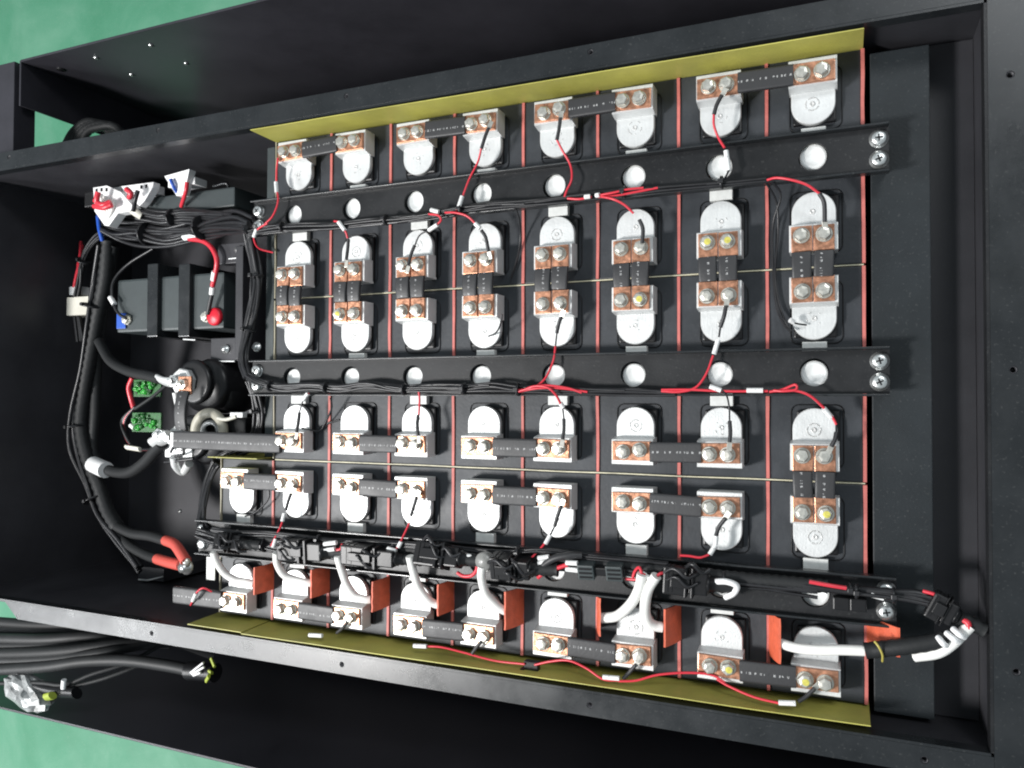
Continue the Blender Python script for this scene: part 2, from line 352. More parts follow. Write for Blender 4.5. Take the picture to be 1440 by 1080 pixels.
m_rings = [ring_mesh(q, t_, r_) for q, (t_, r_) in enumerate(((-0.22, 0.0052), (0.15, 0.0056), (0.30, 0.0048), (0.6, 0.005), (0.0, 0.0060)))]
def gasket_mesh():
    b = MB(); b.box(-0.0160, 0.0172, -0.0150, 0.0315, 0.0001, 0.0048, 0.0016)
    return b.mesh('terminal_gasket', 'plastic')
m_gask = gasket_mesh()
def frame_mesh():
    b = MB(); x0, x1, y0, y1, r = -0.0185, 0.0215, -0.0195, 0.032, 0.006
    pts = []
    for cx, cy, a0 in ((x1-r, y0+r, -90), (x1-r, y1-r, 0), (x0+r, y1-r, 90), (x0+r, y0+r, 180)):
        for k in range(5): a = R_(a0+22.5*k); pts.append((cx+r*math.cos(a), cy+r*math.sin(a), 0.0006))
    b.tube(pts+[pts[0]], 0.00045, 6, 1)
    return b.mesh('terminal_frame', 'plastic')
m_fram = frame_mesh()
m_vent = MB().lathe((0, 0, 0), [(0.0106, 0.0001), (0.0106, 0.0118), (0.0100, 0.0124), (0.0074, 0.0124), (0.0070, 0.0119), (0, 0.0120)], 28).mesh('vent_disc', 'vent')
m_tab = MB().box(-0.0095, 0.0095, -0.0060, 0.0058, 0.0001, 0.0062, 0.0005).mesh('vent_label', 'tab')
DY = 0.0447
for row in range(3):
    for c in range(0 if row == 2 else 1, 9):
        x = (c-0.5)*PX; y = ROWC[row]; nth = c if row < 2 else c+1
        ce = thing('battery_cell', 'black prismatic battery cell, %s from the wiring compartment, %s' % (ORD[nth-1], ROWN[row]),
                   'battery cell', (x, y, -0.204), 'prismatic cells in the box')
        inst('case', m_case, ce, (x, y, 0))
        for sgn in (1, -1):
            rz = 0 if sgn > 0 else math.pi
            inst('terminal_gasket', m_gask, ce, (x+(0 if sgn > 0 else 0.003), y+sgn*DY, 0), rz)
            inst('terminal_frame', m_fram, ce, (x+(0 if sgn > 0 else 0.003), y+sgn*DY, 0), rz)
            tm = inst('terminal', m_term, ce, (x, y+sgn*DY, 0), rz)
            w = inst('weld_ring', random.choice(m_rings), tm, (x, y+sgn*DY, 0)); w.rotation_euler.z = random.uniform(0, 6)
            w.location = (random.uniform(-0.001, 0.001), random.uniform(-0.001, 0.001), 0)
        inst('vent_disc', m_vent, ce, (x, y, 0))
        inst('vent_label', m_tab, ce, (x, y+(0.0205 if c % 2 == 0 else -0.0205), 0))

# ------------------------------------------------------------------ separators, dividers, yellow sheets
for row in range(3):
    for k in range(-1 if row == 2 else 0, 9):
        x = k*PX; y = ROWC[row]; b = MB(); n = 8
        pale = (row < 2 and k == 0) or k == -1
        vs = []; hw = 0.0006 if pale else 0.0013
        for i in range(n+1):
            yy = y-0.0868+0.1736*i/n; dx = 0.0005*noise.noise(Vector((k*3.1, yy*40, row)))
            ww = hw*(1+0.25*noise.noise(Vector((k, yy*60, row+9)))); zt = 0.0016+0.0006*noise.noise(Vector((k+5, yy*50, row)))
            vs += [(x+dx-ww, yy, -0.05), (x+dx+ww, yy, -0.05), (x+dx+ww, yy, zt), (x+dx-ww, yy, zt)]
        fs = [(0,1,2,3), tuple(4*n+j for j in (3,2,1,0))]
        for i in range(n): fs += [(4*i+j, 4*(i+1)+j, 4*(i+1)+(j+1) % 4, 4*i+(j+1) % 4) for j in range(4)]
        b.add(vs, fs)
        nth = k if row < 2 else k+1
        side = 'before the first' if nth == 0 else 'after the '+ORD[nth-1]
        tag(b.build('separator_sheet', 'pale_edge' if pale else 'red_edge'),
            '%s separator edge %s cell from the wiring compartment, %s' % ('pale' if pale else 'red', side, ROWN[row]), 'separator', 'separators between the cells')
for y, nm in ((0.352, 'screw-dotted panel row and the middle row'), (0.176, 'middle row and the heater tube row')):
    b = MB(); vs = []; n = 40
    for i in range(n+1):
        x = 0.002+0.590*i/n; d = 0.0006*noise.noise(Vector((x*14, y*50, 0)))
        vs += [(x, y+d-0.0006, -0.03), (x, y+d+0.0006, -0.03), (x, y+d+0.0005, 0.0008), (x, y+d-0.0005, 0.0008)]
    fs = [(0,3,2,1), tuple(4*n+j for j in (0,1,2,3))]
    for i in range(n): fs += [(4*i+j, 4*i+(j+1) % 4, 4*(i+1)+(j+1) % 4, 4*(i+1)+j) for j in range(4)]
    b.add(vs, fs)
    tag(b.build('row_divider', 'divider'), 'thin cream divider edge between the %s' % nm, 'divider', 'row dividers')
def sheet(name, x0, x1, y0, ytop0, ytop1, z0, z1, th, label):
    b = MB(); n = 30; vs = []
    for i in range(n+1):
        x = x0+(x1-x0)*i/n; yt = ytop0+(ytop1-ytop0)*i/n+0.0006*noise.noise(Vector((x*9, 4, y0)))
        vs += [(x, y0, z0), (x, y0+th, z0), (x, yt+th, z1), (x, yt, z1)]
    fs = [(0,3,2,1), tuple(4*n+j for j in (0,1,2,3))]
    for i in range(n): fs += [(4*i+j, 4*i+(j+1) % 4, 4*(i+1)+(j+1) % 4, 4*(i+1)+j) for j in range(4)]
    b.add(vs, fs); return tag(b.build(name, 'yellow'), label, 'insulation sheet', 'yellow insulation sheets')
sheet('insulation_sheet', -0.0035, 0.5925, 0.5278, 0.5288, 0.5265, -0.10, 0.0385, 0.0008, 'long yellow epoxy sheet standing between the cells and the rim beside the screw-dotted panel')
sheet('insulation_sheet', -0.010, 0.594, -0.0012, -0.0052, -0.0016, -0.10, 0.0375, -0.0008, 'long yellow epoxy sheet standing under the loose red sense wires by the rim')
sheet('insulation_sheet', -0.086, -0.011, -0.0006, -0.0042, -0.0042, -0.10, 0.0365, -0.0008, 'short yellow epoxy sheet at the grey busbar stub beside the first heater cell')
b = MB().box(-0.072, -0.003, 0.1775, 0.1783, -0.09, 0.024)
tag(b.build('insulation_sheet', 'yellow'), 'small yellow-green epoxy plate upright behind the extra cell under the long busbar', 'insulation sheet', 'yellow insulation sheets')

# ------------------------------------------------------------------ busbars
def bolt_mesh(mm):
    b = MB(); b.lathe((0, 0, 0), [(0.0049, 0.0012), (0.0056, 0.0018), (0.0056, 0.0050), (0.0047, 0.0060), (0.0025, 0.0063), (0, 0.0063)], 6, smooth=False)
    return b.mesh('bolt', mm)
m_bolt = bolt_mesh('zinc'); m_bolty = bolt_mesh('zincy')
m_wash = MB().lathe((0, 0, 0), [(0.0065, 0), (0.0065, 0.0010), (0.0062, 0.0013), (0, 0.0013)], 20, smooth=False).mesh('washer', 'zinc')
m_mark = MB().lathe((0.0008, -0.0006, 0), [(0.0030, 0.0050), (0.0028, 0.0065), (0.0015, 0.0066), (0, 0.0066)], 9, smooth=False).mesh('paint_mark', 'zincy')
def add_bolt(par, x, y, z, yellow=False):
    o = inst('bolt', m_bolt, par, (x, y, z), random.uniform(0, 1.04)); w = inst('washer', m_wash, o, (x, y, z))
    o.rotation_euler.x = random.uniform(-0.07, 0.07); o.rotation_euler.y = random.uniform(-0.06, 0.06)
    if yellow: inst('paint_mark', m_mark, o, (x, y, z))
def lug_mesh(w, h):
    b = MB(); b.box(-w/2, w/2, -h/2, h/2, 0, 0.0012, 0.0003); b.box(-w/2+0.0004, w/2-0.0003, -h/2+0.0004, h/2-0.0002, 0.0013, 0.0024, 0.0003)
    return b.mesh('copper_lug', 'copper')
m_lugh = lug_mesh(0.0345, 0.0168); m_lugv = lug_mesh(0.0158, 0.0205)
ZL = 0.0201
def sleeve_mesh(L, w, h=0.0044, arch=0.0, mm='sleeve'):
    n = 14; vs = []; k = 12
    for i in range(n+1):
        x = -L/2+L*i/n; z = arch*(1-(2*i/n-1)**2); fl = 1.0 if 0 < i < n else 0.97
        for j in range(k):
            a = 2*math.pi*(j+0.5)/k; c, s_ = math.cos(a), math.sin(a)
            vs.append((x, (abs(c)**0.22)*math.copysign(w/2*fl, c), z+(abs(s_)**0.30)*math.copysign(h/2*fl, s_)))
    fs = [(i*k+j, (i+1)*k+j, (i+1)*k+(j+1) % k, i*k+(j+1) % k) for i in range(n) for j in range(k)]
    b = MB(); b.add(vs, fs, True); b.add(vs[:k], [list(range(k))]); b.add(vs[-k:], [list(range(k))[::-1]])
    return b.mesh('sleeve', mm)
m_slh = sleeve_mesh(0.0435, 0.0172); m_slv = sleeve_mesh(0.0205, 0.0150, 0.0040, 0.0010)
YELL = {('h', 5, 8, 0), ('h', 5, 7, 1), ('v', 1, 7, 0, 1), ('v', 1, 7, 1, 1), ('v', 1, 6, 1, 0), ('v', 1, 2, 0, 0), ('v', 3, 8, 1, 0)}
TY = [y+s*0.0658 for y in (0.44, 0.264, 0.088) for s in (1, -1)]
RN = ['row beside the screw-dotted panel', '', '', 'middle row', 'heater-tab row beside the divider', 'heater-tab row beside yellow sheet']
for r, pairs in ((0, [(1,2),(3,4),(5,6),(7,8)]), (3, [(2,3),(4,5),(6,7)]), (4, [(0,1),(2,3),(4,5),(6,7)]), (5, [(1,2),(3,4),(5,6),(7,8)])):
    for i, (a, c) in enumerate(pairs):
        xa, xc = (a-0.5)*PX, (c-0.5)*PX; y = TY[r]
        bb = thing('busbar', 'grey-sleeved busbar across two cells, %s from the wiring compartment, %s' % (ORD[i], RN[r]), 'busbar', ((xa+xc)/2, y, ZL), 'busbars across two cells')
        inst('sleeve', m_slh, bb, ((xa+xc)/2+0.001, y-0.0002, ZL+0.0022), R_(random.uniform(-1.8, 1.8)))
        for xx, cc in ((xa, a), (xc, c)):
            inst('copper_lug', m_lugh, bb, (xx-0.0003, y, ZL), R_(random.uniform(-2, 2)))
            for q, dx in enumerate((-0.0076, 0.0072)):
                add_bolt(bb, xx+dx, y+random.uniform(-0.0012, 0.0012), ZL+0.0025, (('h', r, cc, q) in YELL))
for r, cols in ((1, range(1, 9)), (3, [8])):
    for c in cols:
        for q, dx in enumerate((-0.0083, 0.0083)):
            x = (c-0.5)*PX+dx-0.0004; ym = (TY[r]+TY[r+1])/2
            wob = random.uniform(-0.0012, 0.0012)
            where = ('on the %s column from the wiring compartment' % ORD[c-1]) if r == 1 else 'joining middle and heater-tab rows'
            bb = thing('busbar_strap', 'short copper strap %s, %s of the pair' % (where, ['compartment-side one', 'farther one'][q]), 'busbar', (x, ym, ZL), 'paired copper straps')
            s = inst('sleeve', m_slv, bb, (x, ym+wob, ZL+0.0020), math.pi/2+R_(random.uniform(-2.5, 2.5)))
            for yy, sg in ((TY[r], 1), (TY[r+1], -1)):
                inst('copper_lug', m_lugv, bb, (x, yy-sg*0.0018+wob*0.3, ZL), R_(random.uniform(-1.5, 1.5)))
                add_bolt(bb, x+random.uniform(-0.0006, 0.0006), yy+sg*0.0003, ZL+0.0025, (('v', r, c, q, 1 if sg > 0 else 0) in YELL))

# ------------------------------------------------------------------ cross beams
def screw_mesh():
    b = MB(); b.lathe((0, 0, 0), [(0.0072, 0), (0.0072, 0.0008), (0.0062, 0.0010), (0.0062, 0.0012), (0.0060, 0.0030), (0.0048, 0.0044), (0.0028, 0.0048), (0, 0.0048)], 20)
    return b.mesh('screw', 'steel')
m_screw = screw_mesh()
m_cross = MB().box(-0.0027, 0.0027, -0.0006, 0.0006, 0.0046, 0.00505).box(-0.0006, 0.0006, -0.0027, 0.0027, 0.0046, 0.0050).mesh('cross_recess', 'plastic')
ZBM = 0.0175
def beam(x0, x1, y, cols, label, dy=0.0):
    B = thing('cross_beam', label, 'beam', ((x0+x1)/2, y, 0.0), 'black clamping beams over the cells')
    hw = 0.0172
    MB().holed(x0, x1, y-hw, y+hw, ZBM-0.002, ZBM, [((c-0.5)*PX, y, 0.0112) for c in cols], n=28).build('beam_plate', 'beam', B)
    for s in (-1, 1):
        MB().box(x0, x1, *(sorted((y+s*(hw+0.0002), y+s*(hw+0.0020)))), ZBM-0.0025, ZBM+0.0070, 0.0006).build('beam_lip', 'rim', B)
    for xx in (x0+0.007, x1-0.007):
        MB().box(xx-0.006, xx+0.006, y-0.015, y+0.015, 0.0002, ZBM-0.0021).build('spacer', 'beam', B)
        for s in (-1, 1):
            o = inst('screw', m_screw, B, (xx, y+s*0.0082, ZBM+0.0001), random.uniform(0, 1)); inst('cross_recess', m_cross, o, (xx, y+s*0.0082, ZBM+0.0001))
beam(-0.0155, 0.6100, 0.4385, range(1, 9), 'black channel beam across the cell row next to the screw-dotted panel')
beam(-0.0155, 0.6095, 0.2650, range(1, 9), 'black channel beam across the middle cell row')
beam(-0.0900, 0.6130, 0.0885, range(0, 9), 'black channel beam carrying the connectors across the heater tube row')

# ------------------------------------------------------------------ wiring helpers
def lerp(a, b, t): return Vector(a)*(1-t)+Vector(b)*t
def tie(par, p, ax, r):
    ax = Vector(ax).normalized()
    b = MB(); b.lathe(Vector(p)-ax*0.0012, [(r, 0), (r+0.0008, 0.0002), (r+0.0008, 0.0022), (r, 0.0024)], 14, ax)
    up = Vector((0, 0, 1)); b.obox(Vector(p)+up*(r+0.0012), ax, 0.004, 0.0035, 0.003, 0.0004)
    return b.build('cable_tie', 'blackw', par)
def bundle(name, label, pts, n, rw, spread, ties=(), end_taper=0.0, mm='blackw', cat='wire harness', group=None):
    P = [Vector(p) for p in pts]; zz = min(p.z for p in P)
    T = thing(name, label, cat, (P[0].x, P[0].y, zz-rw), group)
    for i in range(n):
        a = 2*math.pi*i/n+random.random(); rr = spread*random.uniform(0.3, 1.0); seed = random.random()*50
        Q = []
        last = len(P)-1 if random.random() > end_taper else max(2, int(len(P)*random.uniform(0.5, 0.95)))
        for j, p in enumerate(P[:last+1]):
            a2 = a+1.3*noise.noise(Vector((seed, j*0.45, 0))); r2 = rr*(1+0.7*noise.noise(Vector((j*0.6, seed, 3))))
            d = (P[min(j+1, len(P)-1)]-P[max(j-1, 0)]).normalized(); N = Vector((0, 0, 1)).cross(d)
            N = N.normalized() if N.length > 0.1 else Vector((1, 0, 0)); B = d.cross(N)
            Q.append(p+N*(r2*math.cos(a2))+B*(abs(r2*math.sin(a2))*0.9))
        MB().tube(Q, rw, 6, 4).build('wire', mm, T)
    for k in ties:
        i = int(k); p = lerp(P[i], P[min(i+1, len(P)-1)], k-i); d = P[min(i+1, len(P)-1)]-P[i]
        tie(T, p+Vector((0, 0, spread*0.4)), d, spread*0.85+rw)
    return T
def sense(label, red=(), shrink=(), lab=(), thin=(), rr=0.00105, mm='redw'):
    allp = list(red)+list(shrink)+list(lab)+list(thin)
    p0 = allp[0]; T = thing('sense_wire', label, 'wire', (p0[0], p0[1], min(p[2] for p in allp)), 'voltage sense wires')
    if red: MB().tube(red, rr, 8, 6).build('insulation', mm, T)
    if thin: MB().tube(thin, 0.0008, 6, 6).build('wire_tail', 'blackw', T)
    if shrink:
        MB().tube(shrink, 0.0017, 8, 5).build('heat_shrink', 'sleeve0', T)
        e = Vector(shrink[-1]); d = (e-Vector(shrink[-2])).normalized(); MB().obox(e+d*0.003-Vector((0, 0, 0.001)), d, 0.008, 0.0042, 0.0008, 0.0002).build('crimp_lug', 'zinc', T)
    if lab:
        for i in range(0, len(lab), 2): MB().tube(lab[i:i+2], 0.0021, 10, 1).build('marker_sleeve', 'marker', T)
    return T
Z1 = 0.030; Z2 = 0.027; Z3 = 0.012
# sense wires, each to its own terminal bolt
sense('red wire with white marker running off the first busbar lug down to the beam screw', [(0.0234, 0.4994, 0.026), (0.02, 0.4866, 0.024), (0.0185, 0.4704, 0.022), (0.0257, 0.4522, 0.028), (0.0209, 0.437, 0.03), (0.0096, 0.4282, 0.03)], lab=[(0.0184, 0.4748, 0.023), (0.0203, 0.4629, 0.024)])
sense('red wire looping off the harness past the end of the beam into the gap', [(0.0143, 0.4291, 0.031), (-0.0017, 0.4242, 0.028), (-0.01, 0.4164, 0.024), (-0.0118, 0.4075, 0.014), (0.001, 0.4033, 0.006)], lab=[(-0.0027, 0.425, 0.028), (-0.0091, 0.4177, 0.025)])
sense('red wire with white marker and black shrink to the second strap pair', [(0.1007, 0.4235, 0.032), (0.1083, 0.421, 0.034), (0.1147, 0.4114, 0.032), (0.1159, 0.4052, 0.03)], [(0.1168, 0.4044, 0.03), (0.1153, 0.3946, 0.029), (0.1137, 0.3832, 0.029)], [(0.1074, 0.4218, 0.034), (0.1145, 0.4127, 0.033)])
sense('red loop with two white markers and thin black tail to the third strap pair', [(0.2105, 0.4207, 0.032), (0.2228, 0.4173, 0.036), (0.2259, 0.4123, 0.036), (0.2192, 0.4076, 0.035)], [(0.1938, 0.3921, 0.03), (0.1893, 0.3836, 0.029), (0.1861, 0.3727, 0.029)], [(0.2139, 0.424, 0.034), (0.2224, 0.4212, 0.034), (0.2221, 0.4085, 0.036), (0.2117, 0.4044, 0.034)], [(0.2125, 0.405, 0.034), (0.201, 0.4006, 0.033), (0.1938, 0.3914, 0.03)])
sense('red wire off the second busbar crossing the beam with one white marker', [(0.2653, 0.4784, 0.03), (0.2597, 0.4668, 0.026), (0.2508, 0.4516, 0.026), (0.2454, 0.4335, 0.03), (0.2404, 0.4213, 0.032)], [(0.2653, 0.4778, 0.03), (0.2694, 0.4877, 0.031), (0.2726, 0.4963, 0.03)], [(0.2459, 0.4345, 0.031), (0.2432, 0.4235, 0.033)])
sense('red wire arching from the beam to the fourth strap pair', [(0.2283, 0.4204, 0.032), (0.241, 0.4183, 0.036), (0.2537, 0.4138, 0.036), (0.2626, 0.405, 0.033)], [(0.2661, 0.4004, 0.031), (0.2706, 0.3934, 0.031), (0.2726, 0.3803, 0.029)], [(0.2609, 0.4069, 0.034), (0.2656, 0.4021, 0.033)])
sense('red wire curving off the third busbar over the beam hole', [(0.3404, 0.4767, 0.03), (0.3441, 0.4681, 0.027), (0.3512, 0.454, 0.024), (0.3539, 0.4397, 0.028), (0.3499, 0.4294, 0.03), (0.3479, 0.4238, 0.03)], [(0.3404, 0.4761, 0.03), (0.3428, 0.4851, 0.031), (0.3438, 0.4956, 0.03)])
sense('red wire arching from the marker pair to the sixth strap pair', [(0.3809, 0.4207, 0.032), (0.3942, 0.4159, 0.036), (0.4038, 0.4105, 0.034), (0.4111, 0.4031, 0.031)], [(0.4159, 0.3973, 0.03), (0.419, 0.3891, 0.03), (0.4181, 0.3771, 0.029)])
sense('red wire of the fan of reds running into the beam marker from the harness', [(0.351, 0.422, 0.031), (0.3626, 0.42, 0.032), (0.3738, 0.4208, 0.032)], lab=[(0.3675, 0.4211, 0.033), (0.3728, 0.4212, 0.033)])
sense('upper red wire of the fan splitting off the marker toward the sixth beam hole', [(0.3793, 0.4212, 0.033), (0.3937, 0.422, 0.034), (0.4073, 0.4239, 0.033), (0.4198, 0.4243, 0.031)], lab=[(0.378, 0.4213, 0.033), (0.3815, 0.4214, 0.034)])
sense('lower red wire of the fan splitting off the marker toward the sixth beam hole', [(0.3796, 0.4202, 0.032), (0.3956, 0.4198, 0.032), (0.4093, 0.4211, 0.031), (0.4317, 0.4236, 0.029)])
sense('red wire with long white marker hanging off the fourth busbar over a beam hole', [(0.4789, 0.4801, 0.03), (0.4786, 0.4713, 0.028), (0.4817, 0.4614, 0.026), (0.4872, 0.4511, 0.028)], [(0.4789, 0.4795, 0.03), (0.4814, 0.4871, 0.031), (0.4853, 0.4946, 0.03)], [(0.4884, 0.4483, 0.029), (0.4908, 0.4312, 0.03)], [(0.4908, 0.4312, 0.03), (0.4868, 0.4246, 0.03), (0.4808, 0.4228, 0.028)])
sense('red wire arching from the beam end to the last strap pair', [(0.5209, 0.4203, 0.03), (0.5283, 0.4201, 0.034), (0.5396, 0.4167, 0.036), (0.5512, 0.4117, 0.035), (0.5599, 0.4048, 0.032)], [(0.5599, 0.4048, 0.032), (0.5634, 0.3974, 0.031), (0.5638, 0.3827, 0.029)])
sense('black curled wire tail lying on the fourth terminal of the middle row', thin=[(0.2862, 0.3213, 0.028), (0.2822, 0.3113, 0.024), (0.2743, 0.3055, 0.016), (0.265, 0.3028, 0.012)])
sense('red wire dropping from the fifth strap pair and sweeping along the middle beam', [(0.3358, 0.291, 0.02), (0.3359, 0.2771, 0.026), (0.3293, 0.261, 0.03), (0.3177, 0.2527, 0.032), (0.3024, 0.2508, 0.032)], [(0.3386, 0.3029, 0.024), (0.342, 0.3108, 0.028), (0.3444, 0.3163, 0.029)], thin=[(0.3386, 0.3029, 0.024), (0.3358, 0.2903, 0.02)])
sense('red wire with white marker dropping from the seventh strap pair to the middle beam', [(0.4772, 0.2794, 0.026), (0.4721, 0.264, 0.03), (0.4637, 0.2528, 0.032), (0.4501, 0.2493, 0.032), (0.435, 0.2499, 0.031)], [(0.4831, 0.3029, 0.026), (0.4864, 0.3113, 0.029), (0.4881, 0.32, 0.029)], [(0.4813, 0.2923, 0.026), (0.478, 0.2806, 0.027)], [(0.4831, 0.3029, 0.026), (0.4819, 0.2947, 0.026)])
sense('pale wire tail resting on the last terminal of the middle row', thin=[(0.5377, 0.3067, 0.02), (0.5418, 0.3047, 0.016), (0.5492, 0.3036, 0.012)], lab=[(0.5371, 0.3073, 0.02), (0.5397, 0.3057, 0.018)])
sense('white marker and black shrink lead to the terminal of the long busbar', [(0.0699, 0.2484, 0.031), (0.0637, 0.2433, 0.03)], [(0.0552, 0.2285, 0.027), (0.0551, 0.2196, 0.028), (0.0533, 0.2078, 0.029)], [(0.069, 0.2484, 0.031), (0.0619, 0.2411, 0.03)], [(0.0619, 0.2411, 0.03), (0.0552, 0.2285, 0.027)])
sense('short red lead dropping from the middle beam to the third cell terminal', [(0.2, 0.2497, 0.031), (0.1997, 0.2421, 0.029), (0.1961, 0.2269, 0.024)], [(0.1959, 0.2269, 0.025), (0.1969, 0.2174, 0.028), (0.1983, 0.2071, 0.029)])
sense('red wire arching from the middle beam to the fifth cell terminal below it', [(0.308, 0.2508, 0.032), (0.322, 0.2545, 0.036), (0.3346, 0.2532, 0.037), (0.3416, 0.2463, 0.034), (0.3442, 0.2381, 0.028)], [(0.3462, 0.2253, 0.026), (0.3469, 0.2152, 0.028), (0.3459, 0.207, 0.029)], [(0.3435, 0.2393, 0.028), (0.3455, 0.2355, 0.026)], [(0.3452, 0.2368, 0.027), (0.3462, 0.2247, 0.026)])
sense('second red wire of the trio lying along the middle beam', [(0.3038, 0.2495, 0.032), (0.3247, 0.2527, 0.034), (0.3453, 0.2526, 0.033), (0.3694, 0.2494, 0.03)])
sense('third red wire of the trio lying along the middle beam', [(0.3056, 0.2501, 0.033), (0.3288, 0.2552, 0.036), (0.3503, 0.2532, 0.034), (0.3645, 0.2488, 0.031)])
sense('long straight red wire with a white marker lying on the middle beam edge', [(0.4352, 0.2511, 0.032), (0.459, 0.2511, 0.032), (0.4878, 0.2498, 0.032), (0.521, 0.2498, 0.032)], lab=[(0.5047, 0.2504, 0.033), (0.5173, 0.2503, 0.033)])
sense('black lead with white marker dropping from the middle beam to the seventh cell terminal', thin=[(0.4811, 0.2516, 0.033), (0.4878, 0.2481, 0.032), (0.4898, 0.2382, 0.026), (0.4903, 0.2253, 0.026)], shrink=[(0.4903, 0.2253, 0.026), (0.4911, 0.2161, 0.028), (0.4906, 0.208, 0.029)], lab=[(0.4755, 0.2539, 0.034), (0.4845, 0.2504, 0.033)])
sense('red wire looping back on itself then bending to the last cell terminal', [(0.5221, 0.2492, 0.032), (0.5319, 0.2509, 0.034), (0.5416, 0.2547, 0.036), (0.5422, 0.2508, 0.037), (0.5321, 0.2497, 0.036), (0.5255, 0.2503, 0.034)], lab=[(0.5621, 0.2364, 0.03), (0.5677, 0.2292, 0.026)])
sense('red wire bending down from the beam loop to the paired straps at the last column', [(0.5255, 0.2497, 0.034), (0.5405, 0.2502, 0.036), (0.552, 0.2464, 0.035), (0.5616, 0.2375, 0.031), (0.5682, 0.2297, 0.027), (0.5712, 0.2236, 0.026)], [(0.5712, 0.2176, 0.027), (0.5702, 0.2121, 0.029), (0.5676, 0.2065, 0.029)], thin=[(0.5712, 0.2236, 0.026), (0.5712, 0.217, 0.027)])
sense('red wire dropping from the first heater row busbar to the connector beam', [(0.0335, 0.1133, 0.026), (0.0324, 0.1075, 0.028), (0.0285, 0.096, 0.032), (0.0256, 0.0887, 0.034)], [(0.038, 0.1262, 0.026), (0.0423, 0.1348, 0.028), (0.0467, 0.144, 0.029)], [(0.0362, 0.1224, 0.026), (0.0343, 0.1142, 0.027), (0.0312, 0.0964, 0.033), (0.0293, 0.0877, 0.035)])
sense('red wire dropping from the second heater row busbar to the connector beam', [(0.1876, 0.1225, 0.026), (0.1841, 0.1136, 0.028), (0.1808, 0.1031, 0.033), (0.1767, 0.0962, 0.034)], [(0.1892, 0.1295, 0.026), (0.1935, 0.1389, 0.028), (0.1971, 0.1481, 0.029)], [(0.183, 0.1048, 0.034), (0.1805, 0.0994, 0.035), (0.1691, 0.098, 0.036), (0.1787, 0.096, 0.036)])
sense('red wire with white marker dropping from the third heater row busbar', [(0.3295, 0.1141, 0.028), (0.3245, 0.1072, 0.031), (0.3171, 0.0994, 0.033)], [(0.3376, 0.129, 0.026), (0.341, 0.1384, 0.028), (0.3447, 0.1476, 0.029)], [(0.3343, 0.1214, 0.028), (0.3303, 0.1132, 0.03)], [(0.3376, 0.129, 0.026), (0.3343, 0.1214, 0.028)])
sense('red and white lead dropping from the fourth heater row busbar and turning sideways', [(0.4737, 0.1149, 0.028), (0.4671, 0.1124, 0.03), (0.4586, 0.1131, 0.031), (0.4505, 0.1132, 0.032)], [(0.4789, 0.1304, 0.024), (0.4817, 0.1381, 0.027), (0.4871, 0.1457, 0.029)], [(0.4789, 0.1299, 0.024), (0.4785, 0.123, 0.025), (0.4785, 0.1224, 0.025), (0.4743, 0.115, 0.028)])
sense('black lead and white marker lying on the yellow sheet below the first lower busbar', (), [(0.1009, 0.0045, 0.022), (0.1106, 0.0117, 0.026), (0.1187, 0.0198, 0.029)], [(0.0725, 0.0011, 0.03), (0.0884, 0.0023, 0.03)])
sense('red wire with white marker lying along the yellow sheet by the second lower busbar', [(0.2072, 0.0066, 0.03), (0.2243, 0.0078, 0.029), (0.2455, 0.0049, 0.026), (0.2776, 0.0007, 0.024), (0.309, 0.0023, 0.026)], [(0.2559, 0.005, 0.026), (0.26, 0.0104, 0.027), (0.2668, 0.0184, 0.029)], [(0.1961, 0.0061, 0.031), (0.2101, 0.0072, 0.031)])
sense('red wire waving across the yellow sheet below the third lower busbar', [(0.3187, 0.0029, 0.026), (0.3352, 0.0089, 0.028), (0.3526, 0.0125, 0.03), (0.3693, 0.0083, 0.031), (0.3847, 0.0019, 0.033), (0.3983, 0.0023, 0.032)], [(0.4017, 0.0037, 0.031), (0.4062, 0.0085, 0.029), (0.4124, 0.0166, 0.029)], [(0.385, 0.0041, 0.034), (0.3994, 0.0049, 0.034)])
sense('long red wire trailing from the third lower busbar to behind the last one', [(0.3983, 0.0017, 0.032), (0.4135, 0.0042, 0.031), (0.4313, 0.0108, 0.029), (0.4545, 0.0149, 0.026), (0.4746, 0.0153, 0.024), (0.486, 0.0106, 0.024)])
sense('red wire with white marker at the yellow sheet end below the last lower busbar', [(0.4792, 0.0125, 0.024), (0.4891, 0.0088, 0.026), (0.5091, 0.0045, 0.03), (0.5288, 0.0036, 0.033)], [(0.5424, 0.0064, 0.032), (0.5481, 0.0105, 0.03), (0.5548, 0.0178, 0.029)], [(0.5283, 0.0044, 0.034), (0.5409, 0.0058, 0.034)])
sense('red lead with white marker looping over the grey busbar stub', [(-0.0923, 0.013, 0.026), (-0.0842, 0.0211, 0.03), (-0.0752, 0.0307, 0.034), (-0.0661, 0.0362, 0.034), (-0.0598, 0.0316, 0.028)], lab=[(-0.0842, 0.0197, 0.031), (-0.0762, 0.0298, 0.034)])
